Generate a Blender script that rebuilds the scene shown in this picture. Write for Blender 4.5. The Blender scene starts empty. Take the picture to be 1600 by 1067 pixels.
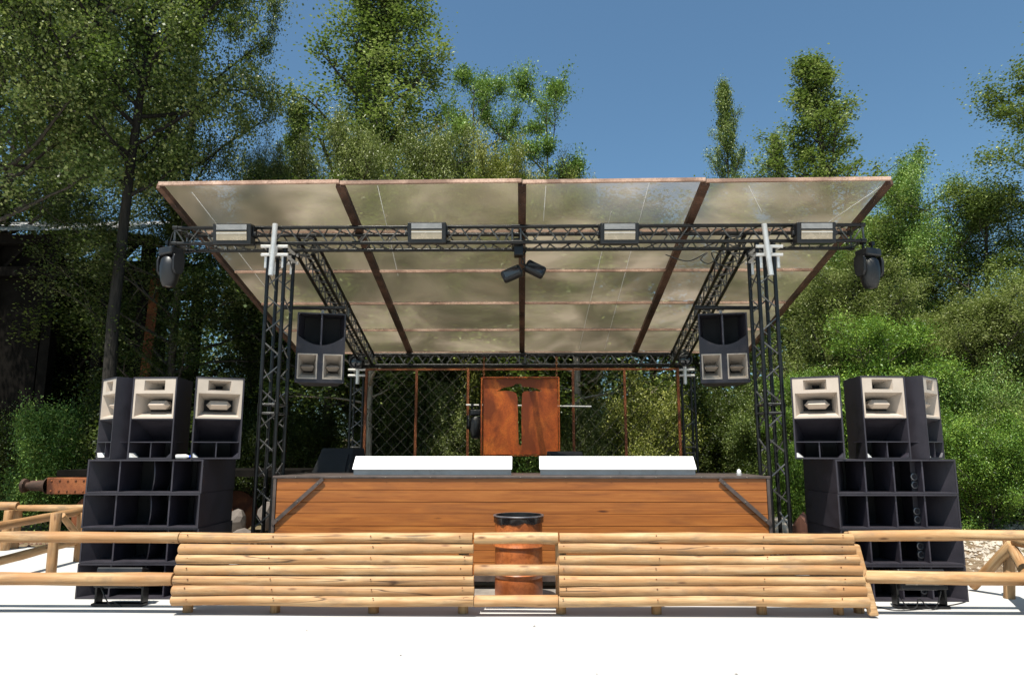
import bpy, bmesh, math, random
import numpy as np
from mathutils import Vector, Matrix
R = math.radians
rnd = random.Random(7)
scene = bpy.context.scene
C = scene.collection

# ------------------------------------------------------------------ camera, sky, sun, exposure
CAM_H, PITCH, YAW, FPX = 1.8, R(8.9), R(0.8), 1067.0
cam_d = bpy.data.cameras.new('camera')
cam_d.sensor_width = 36; cam_d.lens = 24.0; cam_d.clip_end = 2000
cam = bpy.data.objects.new('camera', cam_d); C.objects.link(cam)
cam.location = (0, 0, CAM_H); cam.rotation_euler = (R(90) + PITCH, 0, YAW)
scene.camera = cam

SUN_EL, SUN_AZ = R(66), R(20)          # sun behind the camera, a little to its left
sun_vec = Vector((-math.sin(SUN_AZ) * math.cos(SUN_EL), -math.cos(SUN_AZ) * math.cos(SUN_EL), math.sin(SUN_EL)))
world = bpy.data.worlds.new('World'); scene.world = world; world.use_nodes = True
wn = world.node_tree; bg = wn.nodes['Background']
sky = wn.nodes.new('ShaderNodeTexSky'); sky.sky_type = 'NISHITA'; sky.sun_disc = False
sky.sun_elevation = SUN_EL; sky.sun_rotation = math.atan2(sun_vec.x, sun_vec.y)
sky.air_density = 1.0; sky.dust_density = 2.4; sky.ozone_density = 0.55; sky.altitude = 300
tint = wn.nodes.new('ShaderNodeMix'); tint.data_type = 'RGBA'; tint.blend_type = 'MULTIPLY'; tint.inputs[0].default_value = 1.0
tint.inputs[7].default_value = (0.70, 0.95, 1.0, 1)            # clear summer air, a little greener than the model's blue
wn.links.new(sky.outputs[0], tint.inputs[6]); wn.links.new(tint.outputs[2], bg.inputs[0]); bg.inputs[1].default_value = 0.09
sun_d = bpy.data.lights.new('sun', 'SUN'); sun_d.energy = 5.0; sun_d.angle = R(0.5); sun_d.color = (1.0, 0.95, 0.87)
sun = bpy.data.objects.new('sun', sun_d); C.objects.link(sun)
sun.rotation_euler = (-sun_vec).to_track_quat('-Z', 'Y').to_euler(); sun.location = (-10, -20, 40)
vs = scene.view_settings
vs.view_transform = 'Standard'; vs.look = 'None'; vs.exposure = 0.72; vs.gamma = 1.0; vs.use_curve_mapping = False
scene.cycles.max_bounces = 7; scene.cycles.transparent_max_bounces = 10; scene.cycles.diffuse_bounces = 2; scene.cycles.glossy_bounces = 2
scene.cycles.sample_clamp_indirect = 4.0

# ------------------------------------------------------------------ helpers
_F = Vector((-math.sin(YAW) * math.cos(PITCH), math.cos(YAW) * math.cos(PITCH), math.sin(PITCH)))
_Rt = Vector((math.cos(YAW), math.sin(YAW), 0))
_U = _Rt.cross(_F)
def at(px, py, Y):
    """point of the place at distance Y along the stage axis seen at a photograph position"""
    d = _F * FPX + _Rt * (px - 800) + _U * (533.5 - py)
    return Vector((0, 0, CAM_H)) + d * (Y / d.y)

def rot_to(d):
    return Vector((1, 0, 0)).rotation_difference(Vector(d).normalized())

class MB:
    def __init__(s): s.v = []; s.f = []
    def add(s, vs_, fs):
        o = len(s.v); s.v += [tuple(p) for p in vs_]; s.f += [tuple(i + o for i in f) for f in fs]; return s
    def box(s, x0, x1, y0, y1, z0, z1, mtx=None):
        p = [Vector((x, y, z)) for z in (z0, z1) for y in (y0, y1) for x in (x0, x1)]
        if mtx is not None: p = [mtx @ q for q in p]
        return s.add(p, [(0, 2, 3, 1), (4, 5, 7, 6), (0, 1, 5, 4), (2, 6, 7, 3), (0, 4, 6, 2), (1, 3, 7, 5)])
    def hexa(s, p):   # 8 corners: bottom ring of four, top ring of four
        return s.add(p, [(3, 2, 1, 0), (4, 5, 6, 7), (0, 1, 5, 4), (1, 2, 6, 5), (2, 3, 7, 6), (3, 0, 4, 7)])
    def bar(s, p0, p1, w, h, up=(0, 0, 1)):
        p0, p1 = Vector(p0), Vector(p1); d = (p1 - p0).normalized(); u = Vector(up)
        sd = d.cross(u).normalized(); u = sd.cross(d)
        q = []
        for p in (p0, p1):
            q += [p - sd * w / 2 - u * h / 2, p + sd * w / 2 - u * h / 2, p + sd * w / 2 + u * h / 2, p - sd * w / 2 + u * h / 2]
        return s.hexa(q)
    def tube(s, p0, p1, r, r1=None, n=8, cap=True):
        return s.path([p0, p1], [r, r if r1 is None else r1], n, cap)
    def path(s, pts, rs, n=6, cap=True):
        pts = [Vector(p) for p in pts]
        if not hasattr(rs, '__len__'): rs = [rs] * len(pts)
        o = len(s.v); ref = None
        for i, p in enumerate(pts):
            d = (pts[min(i + 1, len(pts) - 1)] - pts[max(i - 1, 0)]).normalized()
            if ref is None: ref = d.orthogonal().normalized()
            ref = (ref - d * ref.dot(d))
            ref = ref.normalized() if ref.length > 1e-6 else d.orthogonal().normalized()
            b = d.cross(ref)
            for k in range(n):
                a = 2 * math.pi * k / n
                s.v.append(tuple(p + (ref * math.cos(a) + b * math.sin(a)) * rs[i]))
        for i in range(len(pts) - 1):
            for k in range(n):
                a, b2 = o + i * n + k, o + i * n + (k + 1) % n
                s.f.append((a, b2, b2 + n, a + n))
        if cap:
            s.f.append(tuple(o + k for k in reversed(range(n))))
            s.f.append(tuple(o + (len(pts) - 1) * n + k for k in range(n)))
        return s
    def lathe(s, prof, n=24, mtx=None):   # prof: (r, z)
        o = len(s.v)
        for r, z in prof:
            for k in range(n):
                a = 2 * math.pi * k / n; p = Vector((r * math.cos(a), r * math.sin(a), z))
                s.v.append(tuple(mtx @ p if mtx is not None else p))
        for i in range(len(prof) - 1):
            for k in range(n):
                a, b = o + i * n + k, o + i * n + (k + 1) % n
                s.f.append((a, b, b + n, a + n))
        return s
    def quad(s, *p): return s.add(p, [tuple(range(len(p)))])
    def build(s, name, m, parent=None, off=None, smooth=False, bevel=0, loc=None, rot=None):
        me = bpy.data.meshes.new(name)
        vv = s.v
        if off is not None: vv = [(a - off[0], b - off[1], c - off[2]) for a, b, c in vv]
        me.from_pydata(vv, [], s.f)
        me.update()
        if smooth:
            me.polygons.foreach_set('use_smooth', [True] * len(me.polygons))
            me.set_sharp_from_angle(angle=R(40))
        me.materials.append(m)
        o = bpy.data.objects.new(name, me); C.objects.link(o); o.parent = parent
        if loc is not None: o.location = loc
        if rot is not None: o.rotation_euler = rot
        if bevel:
            b = o.modifiers.new('bevel', 'BEVEL'); b.width = bevel; b.segments = 2; b.limit_method = 'ANGLE'; b.harden_normals = False
        return o

def tag(o, label=None, cat=None, group=None, kind=None):
    if label: o['label'] = label
    if cat: o['category'] = cat
    if group: o['group'] = group
    if kind: o['kind'] = kind
    return o
def thing(name, label, cat, loc=(0, 0, 0), rz=0, group=None):
    o = bpy.data.objects.new(name, None); C.objects.link(o)
    o.empty_display_size = 0.2; o.location = loc; o.rotation_euler = (0, 0, rz)
    return tag(o, label, cat, group)
def copy_tree(o, parent=None):
    c = o.copy(); C.objects.link(c); c.parent = parent
    for ch in [x for x in bpy.data.objects if x.parent == o]: copy_tree(ch, c)
    return c

# ------------------------------------------------------------------ materials
class N:
    def __init__(s, name, rough=0.6, spec=0.5):
        s.m = bpy.data.materials.new(name); s.m.use_nodes = True
        s.t = s.m.node_tree; s.n = s.t.nodes; s.b = s.n['Principled BSDF']; s.out = s.n['Material Output']
        s.b.inputs['Roughness'].default_value = rough; s.b.inputs['Specular IOR Level'].default_value = spec
    def new(s, t, **kw):
        x = s.n.new(t)
        for k, v in kw.items(): setattr(x, k, v)
        return x
    def link(s, a, b): s.t.links.new(a, b)
    def coord(s, scale=(1, 1, 1), kind='Object', rand=True):
        tc = s.new('ShaderNodeTexCoord'); mp = s.new('ShaderNodeMapping'); mp.inputs['Scale'].default_value = scale
        src = tc.outputs[kind]
        if rand:
            oi = s.new('ShaderNodeObjectInfo'); ml = s.new('ShaderNodeVectorMath', operation='MULTIPLY_ADD')
            ml.inputs[1].default_value = (37.0, 53.0, 71.0)
            s.link(oi.outputs['Random'], ml.inputs[0]); s.link(src, ml.inputs[2]); src = ml.outputs[0]
        s.link(src, mp.inputs['Vector']); return mp.outputs[0]
    def noise(s, vec, scale, detail=4, rough=0.55, dist=0.0):
        x = s.new('ShaderNodeTexNoise'); x.inputs['Scale'].default_value = scale; x.inputs['Detail'].default_value = detail
        x.inputs['Roughness'].default_value = rough; x.inputs['Distortion'].default_value = dist
        s.link(vec, x.inputs['Vector']); return x.outputs['Fac']
    def ramp(s, fac, stops, interp='LINEAR'):
        x = s.new('ShaderNodeValToRGB'); x.color_ramp.interpolation = interp
        e = x.color_ramp.elements
        while len(e) < len(stops): e.new(0.5)
        for el, (p, c) in zip(e, stops):
            el.position = p; el.color = tuple(c) + (1,) if hasattr(c, '__len__') else (c, c, c, 1)
        s.link(fac, x.inputs[0]); return x.outputs[0]
    def mix(s, fac, a, b, mode='MIX'):
        x = s.new('ShaderNodeMix', data_type='RGBA', blend_type=mode)
        for sock, v in ((x.inputs[0], fac), (x.inputs[6], a), (x.inputs[7], b)):
            if isinstance(v, bpy.types.NodeSocket): s.link(v, sock)
            elif hasattr(v, '__len__'): sock.default_value = tuple(v) + (1,)
            else: sock.default_value = v
        return x.outputs[2]
    def math(s, op, a, b=0.0):
        x = s.new('ShaderNodeMath', operation=op)
        for sock, v in zip(x.inputs, (a, b)):
            if isinstance(v, bpy.types.NodeSocket): s.link(v, sock)
            else: sock.default_value = v
        return x.outputs[0]
    def bump(s, h, strength=0.3, dist=0.01):
        x = s.new('ShaderNodeBump'); x.inputs['Strength'].default_value = strength; x.inputs['Distance'].default_value = dist
        s.link(h, x.inputs['Height']); s.link(x.outputs[0], s.b.inputs['Normal'])
    def color(s, c):
        if isinstance(c, bpy.types.NodeSocket): s.link(c, s.b.inputs['Base Color'])
        else: s.b.inputs['Base Color'].default_value = tuple(c) + (1,)
        return s

def plain(name, c, rough=0.5, metal=0.0, spec=0.5, var=0.25, scale=6.0, bump=0.0):
    n = N(name, rough, spec); v = n.coord()
    f = n.noise(v, scale, 5)
    lo = tuple(x * (1 - var) for x in c); hi = tuple(min(1, x * (1 + var)) for x in c)
    n.color(n.ramp(f, [(0.3, lo), (0.7, hi)])); n.b.inputs['Metallic'].default_value = metal
    r = n.math('MULTIPLY_ADD', f, 0.3); r.node.inputs[2].default_value = rough - 0.15; n.link(r, n.b.inputs['Roughness'])
    if bump: n.bump(n.noise(v, scale * 8, 4), bump, 0.004)
    return n.m

def wood_log():
    n = N('peeled_log_wood', 0.62, 0.3)
    v = n.coord((1.2, 14, 14)); v2 = n.coord((1, 1, 1))
    g = n.noise(v, 1.6, 6, 0.6, 0.4)
    base = n.ramp(g, [(0.25, (0.22, 0.105, 0.040)), (0.48, (0.42, 0.250, 0.115)), (0.72, (0.54, 0.375, 0.21))])
    big = n.noise(v2, 1.3, 3)
    base = n.mix(n.ramp(big, [(0.42, 0.0), (0.62, 0.7)]), base, (0.36, 0.18, 0.070))
    # weather stains
    st = n.noise(n.coord((2.2, 6, 6)), 1.1, 5, 0.7)
    base = n.mix(n.ramp(st, [(0.52, 0.0), (0.68, 0.7)]), base, (0.22, 0.145, 0.085))
    # knots
    vo = n.new('ShaderNodeTexVoronoi'); vo.inputs['Scale'].default_value = 1.0; n.link(n.coord((2.3, 7.5, 7.5)), vo.inputs['Vector'])
    base = n.mix(n.ramp(vo.outputs['Distance'], [(0.05, 0.9), (0.16, 0.0)]), base, (0.12, 0.05, 0.02))
    # drying cracks
    ck = n.noise(n.coord((0.28, 6.5, 6.5)), 1.0, 2, 0.4, 0.1)
    d = n.math('ABSOLUTE', n.math('SUBTRACT', ck, 0.52))
    cr = n.ramp(d, [(0.0, 1.0), (0.009, 0.0)])
    msk = n.ramp(n.noise(n.coord((0.9, 0.9, 0.9)), 0.9, 2), [(0.48, 0.0), (0.54, 1.0)])
    crm = n.math('MULTIPLY', cr, msk)
    base = n.mix(n.math('MULTIPLY', crm, 0.9), base, (0.06, 0.035, 0.02))
    oi = n.new('ShaderNodeObjectInfo')
    base = n.mix(n.ramp(oi.outputs['Random'], [(0.0, 0.55), (0.45, 0.0), (0.8, 0.0), (1.0, 0.5)]), base, n.mix(1.0, base, (0.66, 0.60, 0.56), 'MULTIPLY'))
    n.color(base)
    n.bump(n.math('SUBTRACT', n.math('MULTIPLY', g, 0.3), crm), 0.5, 0.012)
    return n.m

def wood_plank():
    n = N('varnished_plank_wood', 0.42, 0.4)
    v = n.coord((0.55, 9, 9))
    g = n.noise(v, 1.8, 7, 0.62, 0.9)
    base = n.ramp(g, [(0.22, (0.10, 0.030, 0.008)), (0.45, (0.285, 0.092, 0.018)), (0.62, (0.38, 0.135, 0.028)), (0.8, (0.45, 0.185, 0.043))])
    oi = n.new('ShaderNodeObjectInfo')
    base = n.mix(n.math('MULTIPLY', oi.outputs['Random'], 0.35), base, (0.30, 0.10, 0.025))
    fg = n.noise(n.coord((0.8, 60, 60)), 2.0, 4, 0.6)
    base = n.mix(n.ramp(fg, [(0.35, 0.32), (0.6, 0.0)]), base, (0.15, 0.045, 0.011))
    st = n.noise(n.coord((0.7, 2, 2)), 1.2, 4, 0.6)
    base = n.mix(n.ramp(st, [(0.52, 0.0), (0.72, 0.55)]), base, (0.14, 0.05, 0.018))
    vo = n.new('ShaderNodeTexVoronoi'); vo.inputs['Scale'].default_value = 1.0
    vv = n.coord((1.25, 6.0, 6.0))
    nz = n.new('ShaderNodeTexNoise'); nz.inputs['Scale'].default_value = 3; n.link(vv, nz.inputs['Vector'])
    ml = n.new('ShaderNodeVectorMath', operation='MULTIPLY_ADD'); ml.inputs[1].default_value = (.12, .12, .12)
    n.link(nz.outputs['Color'], ml.inputs[0]); n.link(vv, ml.inputs[2]); n.link(ml.outputs[0], vo.inputs['Vector'])
    base = n.mix(n.ramp(vo.outputs['Distance'], [(0.04, 0.95), (0.12, 0.0)]), base, (0.07, 0.02, 0.006))
    n.color(base); n.bump(fg, 0.15, 0.004)
    return n.m

def rust(name, a, b, c, rough=0.75, scale=2.2, vert=False):
    n = N(name, rough, 0.3); v = n.coord((1, 1, 0.62) if vert else (1, 1, 1))
    f = n.noise(v, scale, 9, 0.65, 0.8); g = n.noise(v, scale * 0.45, 4, 0.6, 1.2)
    base = n.ramp(f, [(0.28, a), (0.5, b), (0.72, c)])
    base = n.mix(n.ramp(g, [(0.44, 0.0), (0.60, 0.85)]), base, tuple(x * 0.55 for x in a))
    k = n.noise(n.coord(), scale * 22, 5, 0.7)
    base = n.mix(n.ramp(k, [(0.35, 0.5), (0.55, 0.0)]), base, tuple(x * 0.35 for x in a))
    n.color(base); n.bump(k, 0.25, 0.004)
    return n.m

def poly_roof():
    n = N('twinwall_polycarbonate', 0.3)
    v = n.coord((1, 1, 1)); f = n.noise(v, 0.6, 3, 0.5, 0.7); f2 = n.noise(n.coord((0.35, 2.5, 1)), 1.3, 5, 0.65, 0.5)
    col = n.ramp(f, [(0.34, (0.24, 0.205, 0.140)), (0.5, (0.385, 0.31, 0.222)), (0.66, (0.58, 0.47, 0.36))])
    col = n.mix(n.ramp(f2, [(0.45, 0.0), (0.75, 0.40)]), col, (0.34, 0.32, 0.21))
    # fine flutes of the twin-wall sheet
    wv = n.new('ShaderNodeTexWave', wave_type='BANDS', bands_direction='X'); wv.inputs['Scale'].default_value = 16; n.link(n.coord(rand=False), wv.inputs['Vector'])
    tl = n.new('ShaderNodeBsdfTranslucent'); df = n.new('ShaderNodeBsdfDiffuse'); gl = n.new('ShaderNodeBsdfGlossy'); tr = n.new('ShaderNodeBsdfTransparent')
    n.link(col, tl.inputs['Color']); n.link(col, df.inputs['Color']); gl.inputs['Roughness'].default_value = 0.16
    gl.inputs['Color'].default_value = (0.9, 0.9, 0.88, 1); tr.inputs['Color'].default_value = (0.96, 0.95, 0.90, 1)
    bp = n.new('ShaderNodeBump'); bp.inputs['Strength'].default_value = 0.12; bp.inputs['Distance'].default_value = 0.01
    n.link(wv.outputs['Fac'], bp.inputs['Height']); n.link(bp.outputs[0], gl.inputs['Normal'])
    m1 = n.new('ShaderNodeMixShader'); m1.inputs[0].default_value = 0.35; n.link(tl.outputs[0], m1.inputs[1]); n.link(df.outputs[0], m1.inputs[2])
    fr = n.new('ShaderNodeFresnel'); fr.inputs['IOR'].default_value = 1.5
    m2 = n.new('ShaderNodeMixShader'); n.link(fr.outputs[0], m2.inputs[0]); n.link(m1.outputs[0], m2.inputs[1]); n.link(gl.outputs[0], m2.inputs[2])
    rf_ = n.new('ShaderNodeBsdfRefraction'); rf_.inputs['IOR'].default_value = 1.06; rf_.inputs['Roughness'].default_value = 0.42
    n.link(bp.outputs[0], rf_.inputs['Normal']); rf_.inputs['Color'].default_value = (1.0, 0.97, 0.90, 1)
    m4 = n.new('ShaderNodeMixShader'); m4.inputs[0].default_value = 0.62; n.link(rf_.outputs[0], m4.inputs[1]); n.link(tr.outputs[0], m4.inputs[2])
    m3 = n.new('ShaderNodeMixShader')
    n.link(n.ramp(f, [(0.32, 0.72), (0.5, 0.62), (0.68, 0.46)]), m3.inputs[0])
    n.link(m2.outputs[0], m3.inputs[1]); n.link(m4.outputs[0], m3.inputs[2]); n.link(m3.outputs[0], n.out.inputs[0])
    return n.m

def poly_outer():
    n = N('clear_outer_wall'); f = n.noise(n.coord(), 2.0, 4)
    tr = n.new('ShaderNodeBsdfTransparent'); n.link(n.ramp(f, [(0.3, (0.90, 0.89, 0.86)), (0.7, (0.97, 0.96, 0.94))]), tr.inputs['Color'])
    gl = n.new('ShaderNodeBsdfGlossy'); gl.inputs['Roughness'].default_value = 0.1
    mx = n.new('ShaderNodeMixShader'); mx.inputs[0].default_value = 0.06; n.link(tr.outputs[0], mx.inputs[1]); n.link(gl.outputs[0], mx.inputs[2]); n.link(mx.outputs[0], n.out.inputs[0])
    return n.m

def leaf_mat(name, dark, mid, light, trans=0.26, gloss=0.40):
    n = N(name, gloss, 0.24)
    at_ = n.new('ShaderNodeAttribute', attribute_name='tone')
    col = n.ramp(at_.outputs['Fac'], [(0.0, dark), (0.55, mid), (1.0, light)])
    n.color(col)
    tl = n.new('ShaderNodeBsdfTranslucent'); n.link(n.mix(0.5, col, (0.20, 0.30, 0.03)), tl.inputs['Color'])
    mx = n.new('ShaderNodeMixShader'); mx.inputs[0].default_value = trans
    n.link(n.b.outputs[0], mx.inputs[1]); n.link(tl.outputs[0], mx.inputs[2]); n.link(mx.outputs[0], n.out.inputs[0])
    return n.m

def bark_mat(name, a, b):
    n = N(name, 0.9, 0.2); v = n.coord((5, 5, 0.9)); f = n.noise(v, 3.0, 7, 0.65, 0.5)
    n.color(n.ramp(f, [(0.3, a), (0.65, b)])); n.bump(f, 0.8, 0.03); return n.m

def concrete():
    n = N('pale_concrete', 0.85, 0.2); v = n.coord(rand=False)
    f = n.noise(v, 0.5, 7, 0.6); g = n.noise(v, 14, 5, 0.6)
    c = n.ramp(f, [(0.3, (0.43, 0.42, 0.40)), (0.7, (0.50, 0.487, 0.465))])
    c = n.mix(n.ramp(g, [(0.3, 0.2), (0.5, 0.0)]), c, (0.45, 0.42, 0.38))
    s = n.noise(v, 2.3, 8, 0.75, 1.0)
    c = n.mix(n.ramp(s, [(0.66, 0.0), (0.74, 0.5)]), c, (0.40, 0.37, 0.32))
    n.color(c); n.bump(g, 0.15, 0.003); return n.m

def forest_floor():
    n = N('forest_floor', 0.95, 0.1); v = n.coord(rand=False)
    f = n.noise(v, 0.35, 8, 0.65); g = n.noise(v, 9, 6, 0.7)
    c = n.ramp(g, [(0.3, (0.07, 0.045, 0.025)), (0.5, (0.17, 0.12, 0.075)), (0.75, (0.33, 0.26, 0.18))])
    c = n.mix(n.ramp(f, [(0.45, 0.0), (0.6, 0.7)]), c, (0.05, 0.075, 0.02))
    n.color(c); n.bump(g, 0.8, 0.04); return n.m

MT = dict(
    log=wood_log(), plank=wood_plank(), poly=poly_roof(), poly_outer=poly_outer(), concrete=concrete(), floor=forest_floor(),
    black=plain('black_truss_paint', (0.006, 0.006, 0.006), 0.34, 0.0, 0.36, 0.3, 9, 0.1),
    lace=plain('highlit_truss_lacing', (0.10, 0.10, 0.097), 0.30, 0.6, 0.5, 0.4, 9),  # bright highlights on the lacing put into a lighter colour
    cab=plain('textured_cabinet_paint', (0.022, 0.019, 0.026), 0.55, 0.0, 0.5, 0.25, 5, 0.25),
    cabin=plain('cabinet_edge_paint', (0.030, 0.026, 0.036), 0.45, 0.0, 0.5, 0.25, 5, 0.2),
    throat=plain('black_horn_throat', (0.006, 0.006, 0.007), 0.8),
    cream=plain('cream_horn_paint', (0.46, 0.385, 0.315), 0.5, 0.0, 0.4, 0.08, 5),
    alu=plain('bare_aluminium', (0.72, 0.70, 0.67), 0.45, 0.35, 0.5, 0.1, 12),
    white=plain('white_sheet', (0.80, 0.80, 0.79), 0.4, 0.0, 0.5, 0.04, 2),
    grey_front=plain('frosted_grey_front', (0.36, 0.36, 0.355), 0.3, 0.1, 0.5, 0.2, 3),
    steel=plain('brown_steel_trim', (0.085, 0.064, 0.055), 0.5, 0.3, 0.5, 0.3, 8),
    rusty=rust('orange_rust', (0.28, 0.055, 0.014), (0.58, 0.125, 0.020), (0.76, 0.215, 0.035), 0.5, 3.0, True),
    rust_dk=rust('dark_rust', (0.10, 0.032, 0.014), (0.24, 0.075, 0.025), (0.34, 0.12, 0.04)),
    rafter=rust('rafter_steel', (0.05, 0.028, 0.018), (0.10, 0.050, 0.031), (0.15, 0.08, 0.05)),
    purlin=rust('purlin_primer', (0.34, 0.20, 0.14), (0.52, 0.34, 0.25), (0.62, 0.44, 0.34)),
    drum=rust('drum_rust', (0.30, 0.075, 0.020), (0.46, 0.135, 0.035), (0.54, 0.20, 0.07), 0.38, 1.4),
    liner=plain('black_bin_liner', (0.012, 0.012, 0.013), 0.22),
    lamp_face=plain('lamp_reflector', (0.50, 0.40, 0.29), 0.25, 0.3, 0.5, 0.12, 9),
    lamp_body=plain('lamp_casing', (0.011, 0.011, 0.012), 0.42),
    lens=plain('dark_lens', (0.008, 0.010, 0.012), 0.08, 0.0, 0.8),
    cable=plain('black_cable', (0.012, 0.012, 0.012), 0.5),
    wire=plain('galvanised_wire', (0.22, 0.19, 0.16), 0.5, 0.5),
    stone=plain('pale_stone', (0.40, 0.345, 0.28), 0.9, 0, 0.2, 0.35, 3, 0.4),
    brown_stone=plain('brown_stone', (0.15, 0.07, 0.05), 0.85, 0, 0.2, 0.4, 4, 0.4),
    tin=plain('corrugated_tin', (0.62, 0.61, 0.60), 0.4, 0.4),
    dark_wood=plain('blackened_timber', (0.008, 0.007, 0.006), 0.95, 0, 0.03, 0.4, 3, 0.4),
    apron=plain('grey_brown_apron', (0.20, 0.175, 0.15), 0.9, 0, 0.2, 0.35, 3, 0.3),  # plain grey-brown ground strip at the counter foot
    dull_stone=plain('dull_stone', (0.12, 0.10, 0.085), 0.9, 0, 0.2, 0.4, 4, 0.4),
    plate=plain('lamp_plate', (0.34, 0.33, 0.32), 0.4, 0.2, 0.5, 0.15, 9),
    rim=plain('worn_rim_steel', (0.16, 0.16, 0.17), 0.3, 0.6),
    blue=plain('blue_plastic', (0.02, 0.07, 0.42), 0.3), deck=plain('black_stage_deck', (0.02, 0.02, 0.02), 0.7),
    bark=bark_mat('grey_bark', (0.030, 0.025, 0.020), (0.10, 0.085, 0.068)),
    shaded_bark=bark_mat('shade_darkened_bark', (0.010, 0.009, 0.007), (0.036, 0.031, 0.025)),  # tree shade on the left trunks put into a darker bark colour
    pale_bark=bark_mat('pale_bark', (0.16, 0.125, 0.09), (0.42, 0.35, 0.27)),
    lf_pop=leaf_mat('poplar_leaves', (0.036, 0.066, 0.014), (0.145, 0.205, 0.052), (0.40, 0.44, 0.17)),
    lf_dark=leaf_mat('cottonwood_leaves', (0.022, 0.038, 0.009), (0.095, 0.132, 0.032), (0.36, 0.39, 0.14)),
    lf_wil=leaf_mat('willow_leaves', (0.050, 0.070, 0.018), (0.160, 0.188, 0.056), (0.34, 0.37, 0.14)),
    lf_loc=leaf_mat('locust_leaves', (0.034, 0.084, 0.014), (0.130, 0.235, 0.045), (0.33, 0.44, 0.12)),
    lf_fresh=leaf_mat('fresh_green_leaves', (0.030, 0.074, 0.010), (0.115, 0.220, 0.030), (0.32, 0.44, 0.08)),
    lf_oak=leaf_mat('oak_leaves', (0.026, 0.046, 0.011), (0.105, 0.148, 0.034), (0.28, 0.33, 0.10)),
    lf_shade=leaf_mat('shade_darkened_leaves', (0.010, 0.018, 0.005), (0.036, 0.054, 0.013), (0.13, 0.15, 0.05)),  # deep woodland shade put into these darker leaf colours
    lf_yel=leaf_mat('yellowish_leaves', (0.064, 0.080, 0.014), (0.200, 0.215, 0.040), (0.38, 0.38, 0.10)),
)

# ------------------------------------------------------------------ ground
def slab(name, pts, z, m, th=0.0):
    b = MB(); b.v = [(x, y, z) for x, y in pts]; b.f = [tuple(range(len(pts)))]
    o = b.build(name, m); tag(o, kind='structure'); return o
gm = MB()
gx = [-400, -120, -50] + [x for x in np.linspace(-30, 30, 41)] + [50, 120, 400]
gy = [-300, -60, -10, 5] + [y for y in np.linspace(9, 50, 34)] + [80, 150, 500]
def gz(x, y):
    z = 0.0
    if y > 14: z = 0.10 * math.sin(x * 0.7) * math.cos(y * 0.5) * min(1, (y - 14) / 4)
    if x > 5.5 and y > 10.2: z += min(1.2, max(0, (y - 10.6)) * 0.14) * min(1, (x - 5.5) / 1.5)
    if y > 60: z += (y - 60) * 0.02
    return z
gm.v = [(x, y, gz(x, y) - 0.004) for y in gy for x in gx]
nx = len(gx)
gm.f = [(j * nx + i, j * nx + i + 1, (j + 1) * nx + i + 1, (j + 1) * nx + i) for j in range(len(gy) - 1) for i in range(nx - 1)]
tag(gm.build('ground', MT['floor'], smooth=True), kind='structure')
slab('stage_apron', [(cx_a, 8.78) for cx_a in (-3.5,)] + [(3.5, 8.78), (3.5, 9.45), (-3.5, 9.45)], 0.009, MT['apron'])
slab('concrete_forecourt', [(-60, -60), (60, -60), (60, 9.2), (9.5, 9.6), (7.6, 10.3), (6.2, 10.4), (5.4, 12.6), (-7.5, 12.8), (-11, 13.1), (-60, 13.6)], 0.004, MT['concrete'])

# ------------------------------------------------------------------ trusses
def truss(name, p0, p1, wv, hv, parent, off, pitch=0.42, rc=0.027, rl=0.0115, conn=True):
    """box truss from p0 to p1 (corner line), wv and hv are the two cross vectors; lacing is the part, chords its children"""
    p0, p1, wv, hv = Vector(p0), Vector(p1), Vector(wv), Vector(hv)
    L = (p1 - p0).length; d = (p1 - p0).normalized()
    c = [Vector((0, 0, 0)), wv, wv + hv, hv]
    lc = MB(); n = max(2, int(round(L / pitch))); st = L / n
    for k in range(4):
        a, b = c[k], c[(k + 1) % 4]
        for i in range(n):
            q0, q1 = p0 + d * (i * st), p0 + d * ((i + 1) * st)
            mid = (q0 + q1) / 2
            e = d * st * (0.10 if st > .55 else .05)
            lc.tube(q0 + a + e, mid + b - e, rl, n=5, cap=False); lc.tube(mid + b + e, q1 + a - e, rl, n=5, cap=False)
        for t in ([0.03, L - 0.03] + ([L * 0.5 - 0.06, L * 0.5 + 0.06] if conn else [])):
            lc.tube(p0 + d * t + a, p0 + d * t + b, rl * 1.3, n=6, cap=False)
    o = lc.build(name, MT['lace'], parent, off, smooth=True)
    for k in range(4):
        m = MB(); m.tube(p0 + c[k], p1 + c[k], rc, n=10)
        if conn:
            for t in (0.0, L * 0.5 - 0.07, L * 0.5 + 0.0, L - 0.07):
                m.tube(p0 + c[k] + d * t, p0 + c[k] + d * (t + 0.07), rc * 1.28, n=10)
        m.build('chord', MT['black'], o, off, smooth=True)
    return o

# canopy geometry
RF_Y, RB_Y = 8.57, 14.6
rf_z = at(815, 281, RF_Y).z; rb_z = at(815, 549, RB_Y).z
rxl = at(248, 284, RF_Y).x; rxr = at(1392, 279, RF_Y).x
RX = (rxr - rxl) / 2; RC = (rxr + rxl) / 2
sl = (rb_z - rf_z) / (RB_Y - RF_Y)
def roof_z(y): return rf_z + sl * (y - RF_Y)
T0, T1 = 9.30, 9.66
tz1 = at(815, 354, T0).z; tz0 = at(815, 378.5, T0).z
can = thing('stage_canopy', 'black truss stage canopy with sloping clear roof sheets on four lattice towers', 'canopy', (RC, 12, 0))
O = can.location.copy()
xl = at(270, 366, T0).x; xr = at(1352, 364, T0).x
truss('front_truss', (xl, T0, tz0), (xr, T0, tz0), (0, T1 - T0, 0), (0, 0, tz1 - tz0), can, O, 0.40)
B0, B1 = 14.25, 14.55
bz1 = at(815, 553, B0).z; bz0 = at(815, 570, B0).z
bxl = at(560, 560, B0).x; bxr = at(1074, 560, B0).x
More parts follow.
